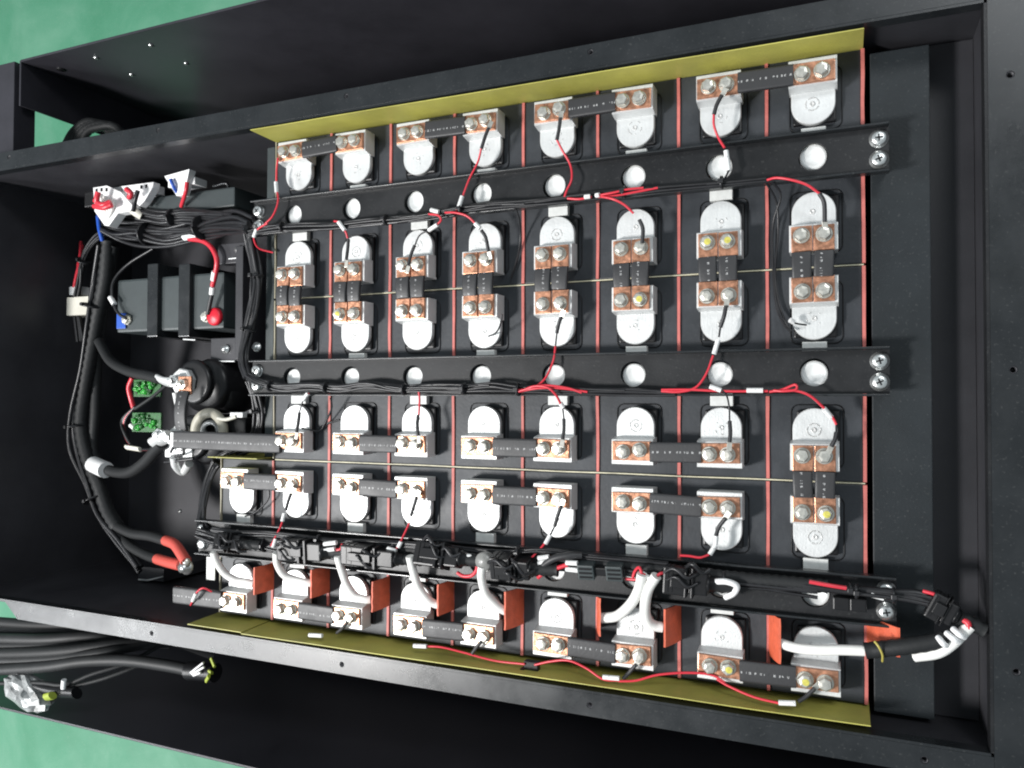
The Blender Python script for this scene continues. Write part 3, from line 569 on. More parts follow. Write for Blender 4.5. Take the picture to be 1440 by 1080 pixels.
# harnesses lying along the beams
bundle('wire_harness', 'black wire bundle tied along the beam next to the screw-dotted panel', [(-0.0167, 0.4228, 0.022), (0.0119, 0.425, 0.026), (0.0529, 0.4233, 0.028), (0.0979, 0.4202, 0.028), (0.1408, 0.4201, 0.028), (0.1739, 0.42, 0.028), (0.2059, 0.4199, 0.028), (0.2368, 0.4219, 0.028), (0.2742, 0.4244, 0.028), (0.3096, 0.4225, 0.027), (0.3442, 0.4224, 0.027), (0.3836, 0.4231, 0.026), (0.4279, 0.4235, 0.026), (0.4758, 0.4227, 0.026), (0.52, 0.422, 0.026)], 11, 0.00125, 0.0042, (1.5, 4.6, 7.2, 11.4, 13.2), 0.75)
bundle('wire_harness', 'tangled black wire bundle tied along the middle beam', [(-0.0167, 0.2663, 0.022), (0.0072, 0.2583, 0.027), (0.0364, 0.2537, 0.028), (0.0728, 0.2558, 0.028), (0.1081, 0.2534, 0.028), (0.1421, 0.2562, 0.028), (0.1751, 0.2518, 0.028), (0.2147, 0.2531, 0.028), (0.2453, 0.2523, 0.028), (0.2748, 0.2542, 0.028), (0.3031, 0.2515, 0.027), (0.3509, 0.2502, 0.026), (0.4026, 0.2501, 0.025), (0.4458, 0.2494, 0.025)], 11, 0.00125, 0.0046, (1.4, 3.5, 6.2, 8.1, 10.0), 0.7)
for k, (p, lb) in enumerate((([(0.2742, 0.4224, 0.028), (0.2931, 0.4241, 0.03), (0.2991, 0.4154, 0.022), (0.2961, 0.3985, 0.008), (0.2916, 0.3793, 0.004), (0.2843, 0.358, 0.004)], 'thin black wire looping off the beam beside the fourth strap pair'),
              ([(0.5244, 0.4192, 0.026), (0.5302, 0.4101, 0.016), (0.5238, 0.3923, 0.006), (0.5224, 0.369, 0.004), (0.524, 0.3391, 0.004), (0.5263, 0.318, 0.006), (0.5328, 0.3036, 0.012), (0.538, 0.2984, 0.016)], 'black wire hanging along the separator beside the last strap pair'),
              ([(0.52, 0.4185, 0.026), (0.5265, 0.4055, 0.012), (0.527, 0.3805, 0.004), (0.5246, 0.351, 0.004), (0.5279, 0.3211, 0.004), (0.5369, 0.298, 0.008)], 'second black wire trailing beside the last strap pair'),
              ([(0.0893, 0.2433, 0.02), (0.0844, 0.2322, 0.012), (0.0711, 0.2155, 0.006), (0.0629, 0.2086, 0.006), (0.0478, 0.2116, 0.014)], 'thin black wire curling beside the first terminal below the middle beam'),
              ([(0.0628, 0.2116, 0.006), (0.075, 0.217, 0.004), (0.0909, 0.221, 0.006)], 'short black wire stub touching the first red separator'),
              ([(-0.0004, 0.1543, 0.01), (0.0017, 0.1351, 0.01), (-0.0174, 0.1183, 0.008), (-0.0341, 0.1124, 0.006)], 'fine black wire looping under the first heater row busbar'))):
    tag(MB().tube(p, 0.0010, 6, 6).build('loose_wire', 'blackw'), lb, 'wire')

# ------------------------------------------------------------------ heater pads and white tubes (row under the connector beam)
def pad(k, v0, v1, lean, h, z0=0.0005):
    x = k*PX; b = MB(); n = 6; vs = []
    for i in range(n+1):
        yy = v0+(v1-v0)*i/n
        for j in range(4):
            t_ = j/3; xx = x+lean*(t_**1.4)+0.0006*noise.noise(Vector((yy*200, j, k)))
            e = (0.0012*noise.noise(Vector((k, j*2.0, i)))) if i in (0, n) else 0
            vs.append((xx, yy+e, z0+h*t_))
    m = 4; top = [(a+0.0016, c, d) for a, c, d in vs]; N = len(vs)
    fs = []
    for i in range(n):
        for j in range(3):
            q = (i*m+j, i*m+j+1, (i+1)*m+j+1, (i+1)*m+j); fs += [q[::-1], tuple(N+a for a in q)]
    rim = [j for j in range(m)]+[i*m+m-1 for i in range(1, n+1)]+[n*m+j for j in range(m-2, -1, -1)]+[i*m for i in range(n-1, 0, -1)]
    for a, c in zip(rim, rim[1:]+rim[:1]): fs.append((a, c, N+c, N+a))
    b.add(vs+top, fs); return b
tubes = [
 (0, -0.002, 0.028, [(-0.0467, 0.0781, 0.04), (-0.0455, 0.0669, 0.036), (-0.0401, 0.0539, 0.03), (-0.0288, 0.0463, 0.025), (-0.0158, 0.0446, 0.022), (-0.0088, 0.0433, 0.02)]),
 (1, -0.002, 0.028, [(0.0381, 0.0841, 0.04), (0.0358, 0.0722, 0.036), (0.0393, 0.0596, 0.03), (0.049, 0.0543, 0.025), (0.0621, 0.0521, 0.023), (0.0688, 0.0514, 0.02)]),
 (2, -0.002, 0.028, [(0.114, 0.0867, 0.04), (0.1155, 0.0734, 0.036), (0.1168, 0.0563, 0.028), (0.1236, 0.0444, 0.023), (0.1348, 0.0418, 0.022), (0.1394, 0.0418, 0.02)]),
 (3, -0.003, 0.027, [(0.1961, 0.0933, 0.04), (0.1978, 0.0786, 0.036), (0.1998, 0.0633, 0.03), (0.2062, 0.0521, 0.026), (0.2118, 0.0463, 0.022), (0.2177, 0.0444, 0.02)]),
 (4, -0.007, 0.027, [(0.2724, 0.0899, 0.04), (0.2708, 0.0796, 0.038), (0.2724, 0.0642, 0.032), (0.2798, 0.0531, 0.026), (0.2849, 0.0484, 0.023), (0.2891, 0.0463, 0.021)]),
 (5, 0.009, 0.026, [(0.3792, 0.0501, 0.019), (0.3847, 0.0513, 0.02), (0.396, 0.0557, 0.024), (0.4095, 0.0694, 0.032), (0.4177, 0.0842, 0.038), (0.4211, 0.0972, 0.042)]),
 (6, -0.008, 0.027, [(0.4331, 0.0966, 0.042), (0.425, 0.0831, 0.038), (0.4211, 0.0659, 0.032), (0.4221, 0.0543, 0.026), (0.4273, 0.0496, 0.022), (0.4336, 0.0486, 0.02)]),
 (7, 0.010, 0.025, [(0.529, 0.0467, 0.02), (0.5411, 0.046, 0.024), (0.5571, 0.0481, 0.03), (0.5749, 0.051, 0.032), (0.5904, 0.0524, 0.032)]),
 (8, 0.021, 0.030, None)]
YP = {0: (0.034, 0.063), 1: (0.038, 0.067), 2: (0.032, 0.062), 3: (0.036, 0.066), 4: (0.031, 0.066), 5: (0.036, 0.069), 6: (0.034, 0.066), 7: (0.032, 0.068), 8: (0.050, 0.072)}
for k, lean, h, tp in tubes:
    y0, y1 = YP[k]
    H = thing('heater_pad', ('red silicone heater tab with white tube after the %s cell from the wiring compartment' % ORD[k]) if k < 8 else 'orange-red folded heater tab sticking out past the last cell without a tube', 'heater tab', (k*PX, (y0+y1)/2, 0.0), 'red heater tabs')
    pad(k, y0, y1, lean, h).build('silicone_tab', 'pad', H)
    if tp: MB().tube(tp, (0.0040 if k < 5 else 0.0045) if k < 7 else 0.0040, 12, 6).build('white_tube', 'whitew', H)

# ------------------------------------------------------------------ connectors on the third beam
def connector(p, q, w, h, label, kind=0):
    p, q = Vector(p), Vector(q); d = q-p; L = d.length; ax = d.normalized(); c = (p+q)/2
    side = Vector((0, 0, 1)).cross(ax).normalized(); up = ax.cross(side)
    T = thing('connector', label, 'connector', (c.x, c.y, c.z-h/2), 'black plug connectors on the beam')
    if kind == 0:
        MB().obox(c-ax*L*0.22, ax, L*0.46, w, h, 0.0016).build('plug_housing', 'plastic', T)
        MB().obox(c+ax*L*0.20, ax, L*0.36, w*0.82, h*0.82, 0.0014).build('socket_housing', 'plastic', T)
        b = MB()
        for t_ in (-0.02, 0.10): b.obox(c+ax*L*t_, ax, L*0.05, w*1.10, h*1.08, 0.0008)
        b.build('collar', 'plastic', T)
        MB().obox(c+up*(h*0.55)-ax*L*0.12, ax, L*0.36, w*0.42, h*0.22, 0.0006).build('latch', 'plastic', T)
        b = MB()
        for t_ in (-0.36, -0.28): b.obox(c+ax*L*t_+side*(w*0.505), ax, L*0.05, 0.001, h*0.7); b.obox(c+ax*L*t_+up*(h*0.505), ax, L*0.03, w*0.8, 0.0008)
        b.build('grip_rib', 'plastic', T)
        MB().tube([c+ax*L*0.46, c+ax*(L*0.54)-up*0.001, c+ax*(L*0.5+0.020)-up*0.004], w*0.30, 10, 4, 0.16).build('ribbed_boot', 'conduit', T)
        MB().lathe(c+ax*L*0.37, [(w*0.34, 0), (w*0.36, L*0.05), (w*0.30, L*0.05), (w*0.30, L*0.13), (w*0.2, L*0.14)], 14, ax).build('cable_seal', 'plastic', T)
    else:
        MB().obox(c, ax, L, w*0.55, h*0.5, 0.001).build('plug_housing', 'plastic', T)
        for t_ in (-0.3, 0.28):
            MB().obox(c+ax*L*t_, ax, L*0.34, w, h, 0.0012).build('socket_housing', 'greyplastic', T)
            b = MB()
            for s in (-0.28, 0, 0.28): b.obox(c+ax*L*t_+side*(w*s)+up*(h*0.5), ax, L*0.26, w*0.12, 0.0012)
            b.build('rib', 'plastic', T)
    return T
cons = [((-0.0457, 0.0859, 0.036), (0.0001, 0.0856, 0.036), .020, .016, 0, 'black plug connector nearest the beam end screws, behind the first white tube'),
        ((0.0375, 0.0892, 0.036), (0.1068, 0.0882, 0.036), .021, .017, 0, 'black plug connector between the second and third white tubes'),
        ((0.117, 0.0904, 0.036), (0.1906, 0.0895, 0.036), .021, .017, 0, 'black plug connector between the third and fourth white tubes'),
        ((0.2006, 0.0932, 0.037), (0.2609, 0.0928, 0.037), .021, .017, 0, 'black plug connector between the fourth and fifth white tubes'),
        ((0.2796, 0.0931, 0.037), (0.331, 0.095, 0.037), .020, .017, 0, 'black plug connector just past the fifth white tube with a clear cap'),
        ((0.3617, 0.0964, 0.034), (0.4075, 0.0962, 0.034), .013, .011, 1, 'slim grey-black terminal connector on the beam before the two bent white tubes'),
        ((0.4359, 0.0944, 0.036), (0.482, 0.0902, 0.034), .022, .016, 0, 'large black plug connector beyond the two bent white tubes')]
for i, (p, q, w, h, kd, lb) in enumerate(cons):
    T = connector(p, Vector(q)-(Vector(q)-Vector(p))*random.uniform(0.04, 0.22), w*random.uniform(0.9, 1.08), h*random.uniform(0.9, 1.1), lb, kd)
    T.rotation_euler = (random.uniform(-0.35, 0.35), random.uniform(-0.05, 0.05), random.uniform(-0.07, 0.07))
    c = Vector(p)
    for k in range(3 if kd == 0 else 0):                  # stray leads that loop over each plug
        o = Vector((random.uniform(0.0, 0.03), random.uniform(-0.004, 0.012), 0.006))
        d = Vector((random.uniform(0.018, 0.035), random.uniform(-0.010, 0.006), 0.0))
        MB().tube([c+o, c+o+d*0.35+Vector((0, 0.004, random.uniform(0.004, 0.009))), c+o+d*0.7+Vector((0, -0.003, random.uniform(0.003, 0.008))), c+o+d], random.uniform(0.0011, 0.0018), 8, 5).build('stray_lead', 'blackw', T)
T = connector((0.633, 0.0949, 0.034), (0.6524, 0.0856, 0.036), .020, .016, 'dark plug connector hanging past the beam end by the taped white lead', 0)
bundle('wire_harness', 'messy black wire bundle under the connectors along the beam of the heater tube row', [(-0.0811, 0.0949, 0.026), (-0.0485, 0.0898, 0.028), (-0.0099, 0.0878, 0.027), (0.0366, 0.0882, 0.026), (0.0819, 0.0866, 0.026), (0.1253, 0.0879, 0.026), (0.175, 0.0905, 0.026), (0.2223, 0.0909, 0.026), (0.2745, 0.0926, 0.026), (0.324, 0.0948, 0.026), (0.3709, 0.0957, 0.026), (0.4154, 0.0953, 0.026), (0.4633, 0.0958, 0.025), (0.5088, 0.0954, 0.025), (0.5571, 0.0955, 0.025)], 14, 0.0014, 0.0062, (2.5, 5.4, 8.3, 10.5, 12.5), 0.45)
bundle('wire_harness', 'upper strand of black wires pressed against the connector beam lip', [(-0.0587, 0.0991, 0.028), (-0.0171, 0.0984, 0.03), (0.0203, 0.0994, 0.029), (0.0663, 0.099, 0.029), (0.1016, 0.0994, 0.029), (0.1606, 0.101, 0.029), (0.2238, 0.1017, 0.029), (0.2831, 0.101, 0.029), (0.3255, 0.1059, 0.03), (0.3521, 0.1053, 0.029), (0.3911, 0.1048, 0.029), (0.44, 0.1037, 0.027)], 8, 0.0013, 0.0036, (3.5, 7.5), 0.5)
T = thing('corrugated_loom', 'thick corrugated black loom running behind the plug connectors along the beam', 'wire harness', (0.241, 0.0957, 0.018))
MB().tube([(-0.0606, 0.0932, 0.026), (-0.0021, 0.0942, 0.025), (0.064, 0.094, 0.026), (0.1415, 0.0953, 0.025), (0.2145, 0.097, 0.026), (0.2813, 0.0969, 0.025), (0.3377, 0.0991, 0.026), (0.3966, 0.0997, 0.026), (0.446, 0.0988, 0.027), (0.4979, 0.0977, 0.027), (0.5361, 0.0976, 0.026), (0.5649, 0.097, 0.026)], 0.0058, 10, 6, 0.14).build('loom_tube', 'conduit', T)
bundle('wire_harness', 'black lead bunch crossing the far beam end toward the hanging plug connector', [(0.5468, 0.0972, 0.027), (0.5726, 0.0966, 0.028), (0.5975, 0.0962, 0.03), (0.6191, 0.0967, 0.032), (0.6378, 0.0936, 0.033)], 7, 0.0016, 0.0042, (1.5, 2.6))
bundle('wire_harness', 'loose black cables trailing beside the corrugated hose down the compartment', [(-0.342, 0.4494, -0.06), (-0.3593, 0.3982, -0.066), (-0.3769, 0.3408, -0.07), (-0.3973, 0.2824, -0.076), (-0.4155, 0.2228, -0.08), (-0.4087, 0.1731, -0.08), (-0.3852, 0.1244, -0.08), (-0.3621, 0.0815, -0.08), (-0.3177, 0.0515, -0.075), (-0.2748, 0.0182, -0.07)], 6, 0.0030, 0.0125, (1.5, 4.4, 6.5))
bundle('wire_harness', 'black cable tangle dropping from the management unit past the cream plug', [(-0.2985, 0.4678, -0.05), (-0.3503, 0.4597, -0.06), (-0.3873, 0.4399, -0.07), (-0.4079, 0.4079, -0.08), (-0.4258, 0.3747, -0.09), (-0.4161, 0.3236, -0.09)], 5, 0.0022, 0.008, (2.2,))
Wd = thing('red_lead', 'bright red lead pair with white markers between two beam connectors', 'wire', (0.3324, 0.0912, 0.03))
MB().tube([(0.3251, 0.0838, 0.034), (0.3292, 0.0871, 0.036), (0.3404, 0.0927, 0.037), (0.3536, 0.0982, 0.037)], 0.0020, 8, 6).build('insulation', 'redw', Wd)
MB().tube([(0.3251, 0.0838, 0.034), (0.3251, 0.0895, 0.034), (0.3288, 0.0963, 0.035)], 0.0017, 8, 6).build('insulation', 'redw', Wd)
MB().tube([(0.3279, 0.0933, 0.036), (0.3411, 0.1025, 0.039), (0.3552, 0.1065, 0.038), (0.3656, 0.1067, 0.034)], 0.0032, 8, 6).build('black_sleeve', 'sleeve0', Wd)
for a, c in (((0.3526, 0.1001, 0.038), (0.3631, 0.1004, 0.038)), ((0.3519, 0.0941, 0.036), (0.3631, 0.0939, 0.036)), ((0.3266, 0.1017, 0.038), (0.3367, 0.1038, 0.038)), ((0.3262, 0.0971, 0.037), (0.3363, 0.0992, 0.037))): MB().tube([a, c], 0.0023, 10, 1).build('marker_sleeve', 'marker', Wd)
Wd = thing('red_lead', 'pink-red lead curling beside the fifth white tube with white markers', 'wire', (0.2508, 0.0907, 0.03))
MB().tube([(0.2439, 0.0809, 0.034), (0.2506, 0.0782, 0.034), (0.2599, 0.08, 0.035), (0.266, 0.0874, 0.037), (0.2642, 0.094, 0.038), (0.2584, 0.0974, 0.038)], 0.0018, 8, 6).build('insulation', 'redw', Wd)
for a, c in (((0.2509, 0.0943, 0.039), (0.2611, 0.0939, 0.039)), ((0.253, 0.0984, 0.039), (0.2618, 0.0979, 0.039))): MB().tube([a, c], 0.0022, 10, 1).build('marker_sleeve', 'marker', Wd)
Wd = thing('red_lead', 'two white markers on a magenta lead beside the third white tube', 'wire', (0.1024, 0.0925, 0.03))
MB().tube([(0.1048, 0.0926, 0.038), (0.115, 0.0927, 0.038), (0.1177, 0.0984, 0.037)], 0.0017, 8, 6).build('insulation', 'redw', Wd)
for a, c in (((0.0976, 0.0974, 0.04), (0.1122, 0.0999, 0.04)), ((0.0977, 0.091, 0.04), (0.1105, 0.0934, 0.04))): MB().tube([a, c], 0.0023, 10, 1).build('marker_sleeve', 'marker', Wd)
Wd = thing('red_lead', 'short red leads at the mouths of the two bent white tubes', 'wire', (0.4194, 0.0977, 0.03))
for pts in ([(0.4211, 0.0967, 0.042), (0.4182, 0.1019, 0.04), (0.4136, 0.0977, 0.036), (0.4112, 0.0917, 0.034)], [(0.4223, 0.0968, 0.042), (0.4244, 0.0938, 0.038), (0.4149, 0.0903, 0.034), (0.4045, 0.0895, 0.032)], [(0.4337, 0.0966, 0.042), (0.4368, 0.0988, 0.04), (0.4431, 0.0992, 0.036)]):
    MB().tube(pts, 0.0013, 8, 5).build('insulation', 'redw', Wd)
MB().tube([(0.4206, 0.0944, 0.04), (0.4267, 0.0944, 0.04)], 0.0022, 10, 1).build('marker_sleeve', 'marker', Wd)
tag(MB().lathe((0.2739, 0.0947, 0.034), [(0.0085, 0), (0.0085, 0.006), (0.0075, 0.008), (0, 0.0085)], 20).build('clear_cap', 'cap'), 'round translucent grey cap beside the fifth white tube', 'cap')
tag(MB().tube([(0.48, 0.095, 0.036), (0.4893, 0.0963, 0.038), (0.4969, 0.0934, 0.037), (0.4943, 0.0868, 0.034), (0.4871, 0.0817, 0.03)], 0.0026, 8, 5).build('torn_tape', 'label'), 'white torn tape scrap over the seventh beam hole', 'tape')
# lead running off the end of the third beam
Wd = thing('sensor_lead', 'black sleeved sensor lead with red ends running over the end of the connector beam', 'wire', (0.5977, 0.0975, 0.026))
MB().tube([(0.5514, 0.1022, 0.038), (0.5652, 0.1008, 0.038), (0.5777, 0.0994, 0.036)], 0.0016, 8, 5).build('insulation', 'redw', Wd)
MB().tube([(0.5767, 0.0975, 0.028), (0.5926, 0.0979, 0.03), (0.613, 0.0987, 0.032), (0.6262, 0.0995, 0.032), (0.6365, 0.0964, 0.032)], 0.0030, 8, 5).build('black_sleeve', 'blackw', Wd)
MB().tube([(0.6298, 0.1019, 0.034), (0.6375, 0.1005, 0.036), (0.6453, 0.0967, 0.036)], 0.0014, 8, 5).build('insulation', 'redw', Wd)
MB().tube([(0.595, 0.0953, 0.032), (0.6038, 0.0936, 0.032)], 0.0022, 8, 1).build('marker_sleeve', 'marker', Wd)
for p in ((0.5741, 0.0843, 0.022), (0.5862, 0.0845, 0.022)):
    p = Vector(p); MB().box(p.x-.006, p.x+.006, p.y-.005, p.y+.005, p.z-.004, p.z+.004, .001).build('clip', 'plastic', Wd)
tie(Wd, (0.5807, 0.0974, 0.028), (1, 0, 0), 0.0042)
Wd = thing('taped_lead', 'black corrugated lead bent back with white lead and tape loops at the box end', 'wire', (0.6269, 0.0643, 0.02))
MB().tube([(0.5904, 0.0524, 0.032), (0.5962, 0.0537, 0.032), (0.6049, 0.0565, 0.034), (0.621, 0.0612, 0.036), (0.6405, 0.0673, 0.036), (0.646, 0.0721, 0.036)], 0.0062, 12, 6, 0.06).build('black_sleeve', 'conduit', Wd)
MB().tube([(0.6242, 0.052, 0.03), (0.6386, 0.0582, 0.036), (0.6475, 0.0661, 0.038), (0.6548, 0.0752, 0.038), (0.6593, 0.0808, 0.038)], 0.0042, 10, 6).build('white_tube', 'whitew', Wd)
for p, q in (((0.6388, 0.0707, 0.04), (0.6436, 0.0655, 0.041)), ((0.6442, 0.0745, 0.04), (0.6516, 0.0698, 0.042)), ((0.6483, 0.078, 0.04), (0.6553, 0.073, 0.041))): MB().tube([p, lerp(p, q, .5)+Vector((0, 0, .004)), q], 0.0022, 8, 4).build('tape_strip', 'label', Wd)
MB().tube([(0.6549, 0.0844, 0.038), (0.6577, 0.0832, 0.04), (0.6581, 0.0792, 0.04)], 0.0022, 8, 5).build('insulation', 'redw', Wd)
MB().tube([(0.597, 0.0625, 0.04), (0.5998, 0.0592, 0.042), (0.6022, 0.0531, 0.04), (0.6024, 0.0466, 0.034)], 0.0009, 6, 5).build('yellow_wire', 'wirey', Wd)
c = MB(); p = Vector((0.3144, -0.0002, 0.022)); c.box(p.x-.007, p.x+.007, p.y-.004, p.y+.005, p.z-.004, p.z+.003, .001); c.box(p.x-.010, p.x-.006, p.y-.006, p.y-.002, p.z-.004, p.z+.005, .0006); c.box(p.x+.004, p.x+.011, p.y-.006, p.y-.003, p.z-.004, p.z+.001, .0006)
tag(c.build('wire_clip', 'plastic'), 'small black adhesive clip on the yellow sheet under the loose red wires', 'clip')

# ------------------------------------------------------------------ busbar stubs and the compartment
bb = thing('busbar', 'long grey printed busbar running from the middle row into the wiring compartment', 'busbar', (-0.0475, 0.1954, 0.02), 'single ended busbars')
A = Vector((0.0279, 0.195, 0.0226)); Bq = Vector((-0.1221, 0.1961, 0.0226)); xm = (A+Bq)/2; L = (A-Bq).length
inst('sleeve', sleeve_mesh(L, 0.0200, 0.0060), bb, xm, math.atan2(A.y-Bq.y, A.x-Bq.x))
inst('copper_lug', m_lugh, bb, (0.0367, TY[3], ZL))
for q, dx in enumerate((-0.0076, 0.0072)): add_bolt(bb, 0.037+dx, TY[3], ZL+0.0025)
MB().box(Bq.x-.006, Bq.x+.004, Bq.y-.008, Bq.y+.008, .0212, .0236, .0004).build('copper_lug', 'alu', bb)
bb = thing('busbar', 'short grey busbar stub leaving the first heater row cell toward the empty compartment', 'busbar', (-0.0808, 0.0215, 0.02), 'single ended busbars')
A = Vector((-0.050, TY[5], 0.0226)); Bq = Vector((-0.1193, 0.0213, 0.0226)); xm = (A+Bq)/2
inst('sleeve', sleeve_mesh((A-Bq).length, 0.0190, 0.0060), bb, xm, math.atan2(A.y-Bq.y, A.x-Bq.x))
inst('copper_lug', m_lugh, bb, (-0.0373, TY[5], ZL))
for q, dx in enumerate((-0.0076, 0.0072)): add_bolt(bb, -0.037+dx, TY[5], ZL+0.0025)

def boxm(b, p, q, z0, z1, bev=0.0015):                    # box from two corner points
    x0, x1 = sorted((p[0], q[0])); y0, y1 = sorted((p[1], q[1])); return b.box(x0, x1, y0, y1, z0, z1, bev)
# management unit
T = thing('management_unit', 'black battery management unit with white plug sockets beside the screw-dotted panel side', 'control unit', (-0.2669, 0.5119, -0.09))
boxm(MB(), (-0.3557, 0.4973, -0.04), (-0.2434, 0.5186, -0.04), -.13, -.04, .002).build('housing', 'plastic', T)
boxm(MB(), (-0.2301, 0.4714, -0.03), (-0.0878, 0.495, -0.03), -.13, -.030, .002).build('housing', 'greyplastic', T)
boxm(MB(), (-0.1823, 0.506, -0.034), (-0.1534, 0.5161, -0.034), -.0399, -.034, .001).build('cover', 'greyplastic', T)
for p, q in (((-0.3118, 0.4978, -0.02), (-0.2637, 0.5111, -0.02)), ((-0.261, 0.4982, -0.02), (-0.2099, 0.5089, -0.02)), ((-0.1838, 0.5009, -0.02), (-0.1402, 0.5101, -0.02))):
    boxm(MB(), p, q, -.0398, -.02, .001).build('socket', 'label', T)
MB().tube([(-0.1208, 0.4985, -0.03), (-0.099, 0.4991, -0.028), (-0.1002, 0.4922, -0.034)], .0016, 8, 4).build('bracket_arm', 'rim', T)
MB().lathe((-0.1042, 0.4897, -0.036), [(.004, 0), (.004, .004), (0, .005)], 12).build('screw', 'steel', T)
T = thing('white_plug', 'cluster of white plugs and red leads folded over the management unit edge', 'plug', (-0.3055, 0.4967, -0.05))
def slab(pts, z0, z1):
    return MB().prism([(p[0], p[1]) for p in pts][::-1], z0, z1)
slab([(-0.3033, 0.5114, -0.012), (-0.2791, 0.5116, -0.012), (-0.254, 0.5009, -0.012), (-0.2328, 0.481, -0.012), (-0.2376, 0.4752, -0.012), (-0.2584, 0.4745, -0.012), (-0.2744, 0.4597, -0.012), (-0.2819, 0.4613, -0.012), (-0.3001, 0.481, -0.012)], -.024, -.012).build('plug_body', 'label', T)
slab([(-0.2565, 0.5088, -0.014), (-0.2009, 0.5082, -0.014), (-0.2019, 0.5021, -0.014), (-0.2159, 0.486, -0.014), (-0.2242, 0.4806, -0.014), (-0.2316, 0.4866, -0.014), (-0.2246, 0.5001, -0.014), (-0.2465, 0.4988, -0.014)], -.024, -.014).build('plug_body', 'label', T)
for p in ((-0.2968, 0.5071, -0.012), (-0.2879, 0.5071, -0.012), (-0.279, 0.5062, -0.012), (-0.2466, 0.5042, -0.014), (-0.2127, 0.5042, -0.014), (-0.2211, 0.5042, -0.014)):
    MB().box(p[0]-.0016, p[0]+.0016, p[1]-.0022, p[1]+.0022, p[2]-.002, p[2]+.0006).build('pin_slot', 'plastic', T)
MB().tube([(-0.2411, 0.4791, -0.016), (-0.2359, 0.4742, -0.02), (-0.2318, 0.4711, -0.024)], .0058, 10, 4, ell=.7).build('plug_tail', 'cream', T)
for k in range(4):
    MB().tube([((-0.2891, 0.5004, -0.01)[0]+k*.007, (-0.2891, 0.5004, -0.01)[1]-k*.003, -.011), ((-0.2787, 0.4826, -0.008)[0]+k*.005, (-0.2787, 0.4826, -0.008)[1], -.009), (-0.2795, 0.4658, -0.013)], .0021, 6, 4).build('white_lead', 'whitew', T)
for pts in ([(-0.284, 0.4902, 0), (-0.2689, 0.4829, 0.002), (-0.259, 0.4865, -0.002)], [(-0.2902, 0.4846, -0.004), (-0.2676, 0.4795, 0.001), (-0.2565, 0.4824, -0.001)], [(-0.2754, 0.4994, 0.003), (-0.279, 0.4893, 0.002), (-0.2813, 0.482, -0.004)], [(-0.2265, 0.4978, 0.003), (-0.2192, 0.4918, 0.003), (-0.2251, 0.4879, 0)]):
    MB().tube(pts, .0034, 8, 5).build('red_lead', 'redw', T)
MB().tube([(-0.2074, 0.4941, 0.003), (-0.2131, 0.4828, 0.002), (-0.2246, 0.4735, -0.006)], .0026, 8, 5).build('black_lead', 'blackw', T)
MB().tube([(-0.3036, 0.4767, -0.02), (-0.3256, 0.4662, -0.04), (-0.3324, 0.4535, -0.05)], .0028, 8, 5).build('blue_lead', 'bluecap', T)
T = thing('white_plug', 'white tapered plug with one red and one blue lead on the management unit', 'plug', (-0.1722, 0.504, -0.03))
b = MB(); c0 = Vector((-0.1588, 0.5059, -0.016)); b.add([(c0.x-.020, c0.y+.006, -.020), (c0.x+.020, c0.y+.010, -.020), (c0.x+.006, c0.y-.018, -.024), (c0.x-.006, c0.y-.018, -.024), (c0.x-.020, c0.y+.006, -.010), (c0.x+.020, c0.y+.010, -.010), (c0.x+.006, c0.y-.018, -.016), (c0.x-.006, c0.y-.018, -.016)], [(3,2,1,0), (4,5,6,7), (0,1,5,4), (1,2,6,5), (2,3,7,6), (3,0,4,7)]).build('plug_body', 'label', T)
MB().tube([(-0.1402, 0.5, -0.008), (-0.1443, 0.4891, -0.01), (-0.1676, 0.4779, -0.026)], .0024, 8, 5).build('red_lead', 'redw', T)
MB().tube([(-0.1664, 0.5063, -0.008), (-0.1638, 0.4979, -0.01), (-0.1652, 0.4915, -0.018)], .0022, 8, 5).build('blue_lead', 'bluecap', T)
bundle('wire_harness', 'thick sagging black cable bunch below the management unit', [(-0.3248, 0.4719, -0.05), (-0.2919, 0.4616, -0.05), (-0.2479, 0.4533, -0.045), (-0.1996, 0.4466, -0.04), (-0.1534, 0.448, -0.035), (-0.1049, 0.4468, -0.02), (-0.0452, 0.4384, 0.004), (-0.0145, 0.4281, 0.018)], 18, 0.0026, 0.0135, (2.2, 4.5))
bundle('wire_harness', 'upper black cable bunch draped along the management unit', [(-0.2424, 0.4752, -0.03), (-0.2011, 0.4661, -0.03), (-0.1635, 0.4645, -0.03), (-0.1105, 0.4558, -0.02), (-0.0541, 0.4448, 0)], 11, 0.0025, 0.009, (1.5,))
bundle('wire_harness', 'vertical black cable bunch running between the beam ends beside the cells', [(-0.023, 0.4263, 0.015), (-0.0205, 0.4078, 0.012), (-0.017, 0.3843, 0.01), (-0.0168, 0.367, 0.01), (-0.0214, 0.3373, 0.01), (-0.0281, 0.3139, 0.01), (-0.0299, 0.2863, 0.012), (-0.0183, 0.2664, 0.018)], 10, 0.0022, 0.0068, (2.4, 4.8))
bundle('wire_harness', 'black cable bunch from the middle beam down past the long busbar to the connector beam', [(-0.0236, 0.2627, 0.012), (-0.0208, 0.2432, 0.006), (-0.0217, 0.2195, 0), (-0.037, 0.1913, -0.004), (-0.0782, 0.174, -0.004), (-0.0919, 0.1549, -0.002), (-0.0941, 0.1294, 0.004), (-0.0901, 0.1065, 0.012), (-0.0788, 0.0941, 0.02)], 9, 0.0020, 0.0058, (1.6, 4.2))
T = thing('harness_plug', 'white cream two-pole plug on the red twisted leads at the compartment side', 'plug', (-0.4462, 0.3768, -0.1))
b = MB(); boxm(b, (-0.4401, 0.36, -0.08), (-0.3961, 0.3862, -0.08), -.11, -.08, .0015); b.build('plug_body', 'cream', T)
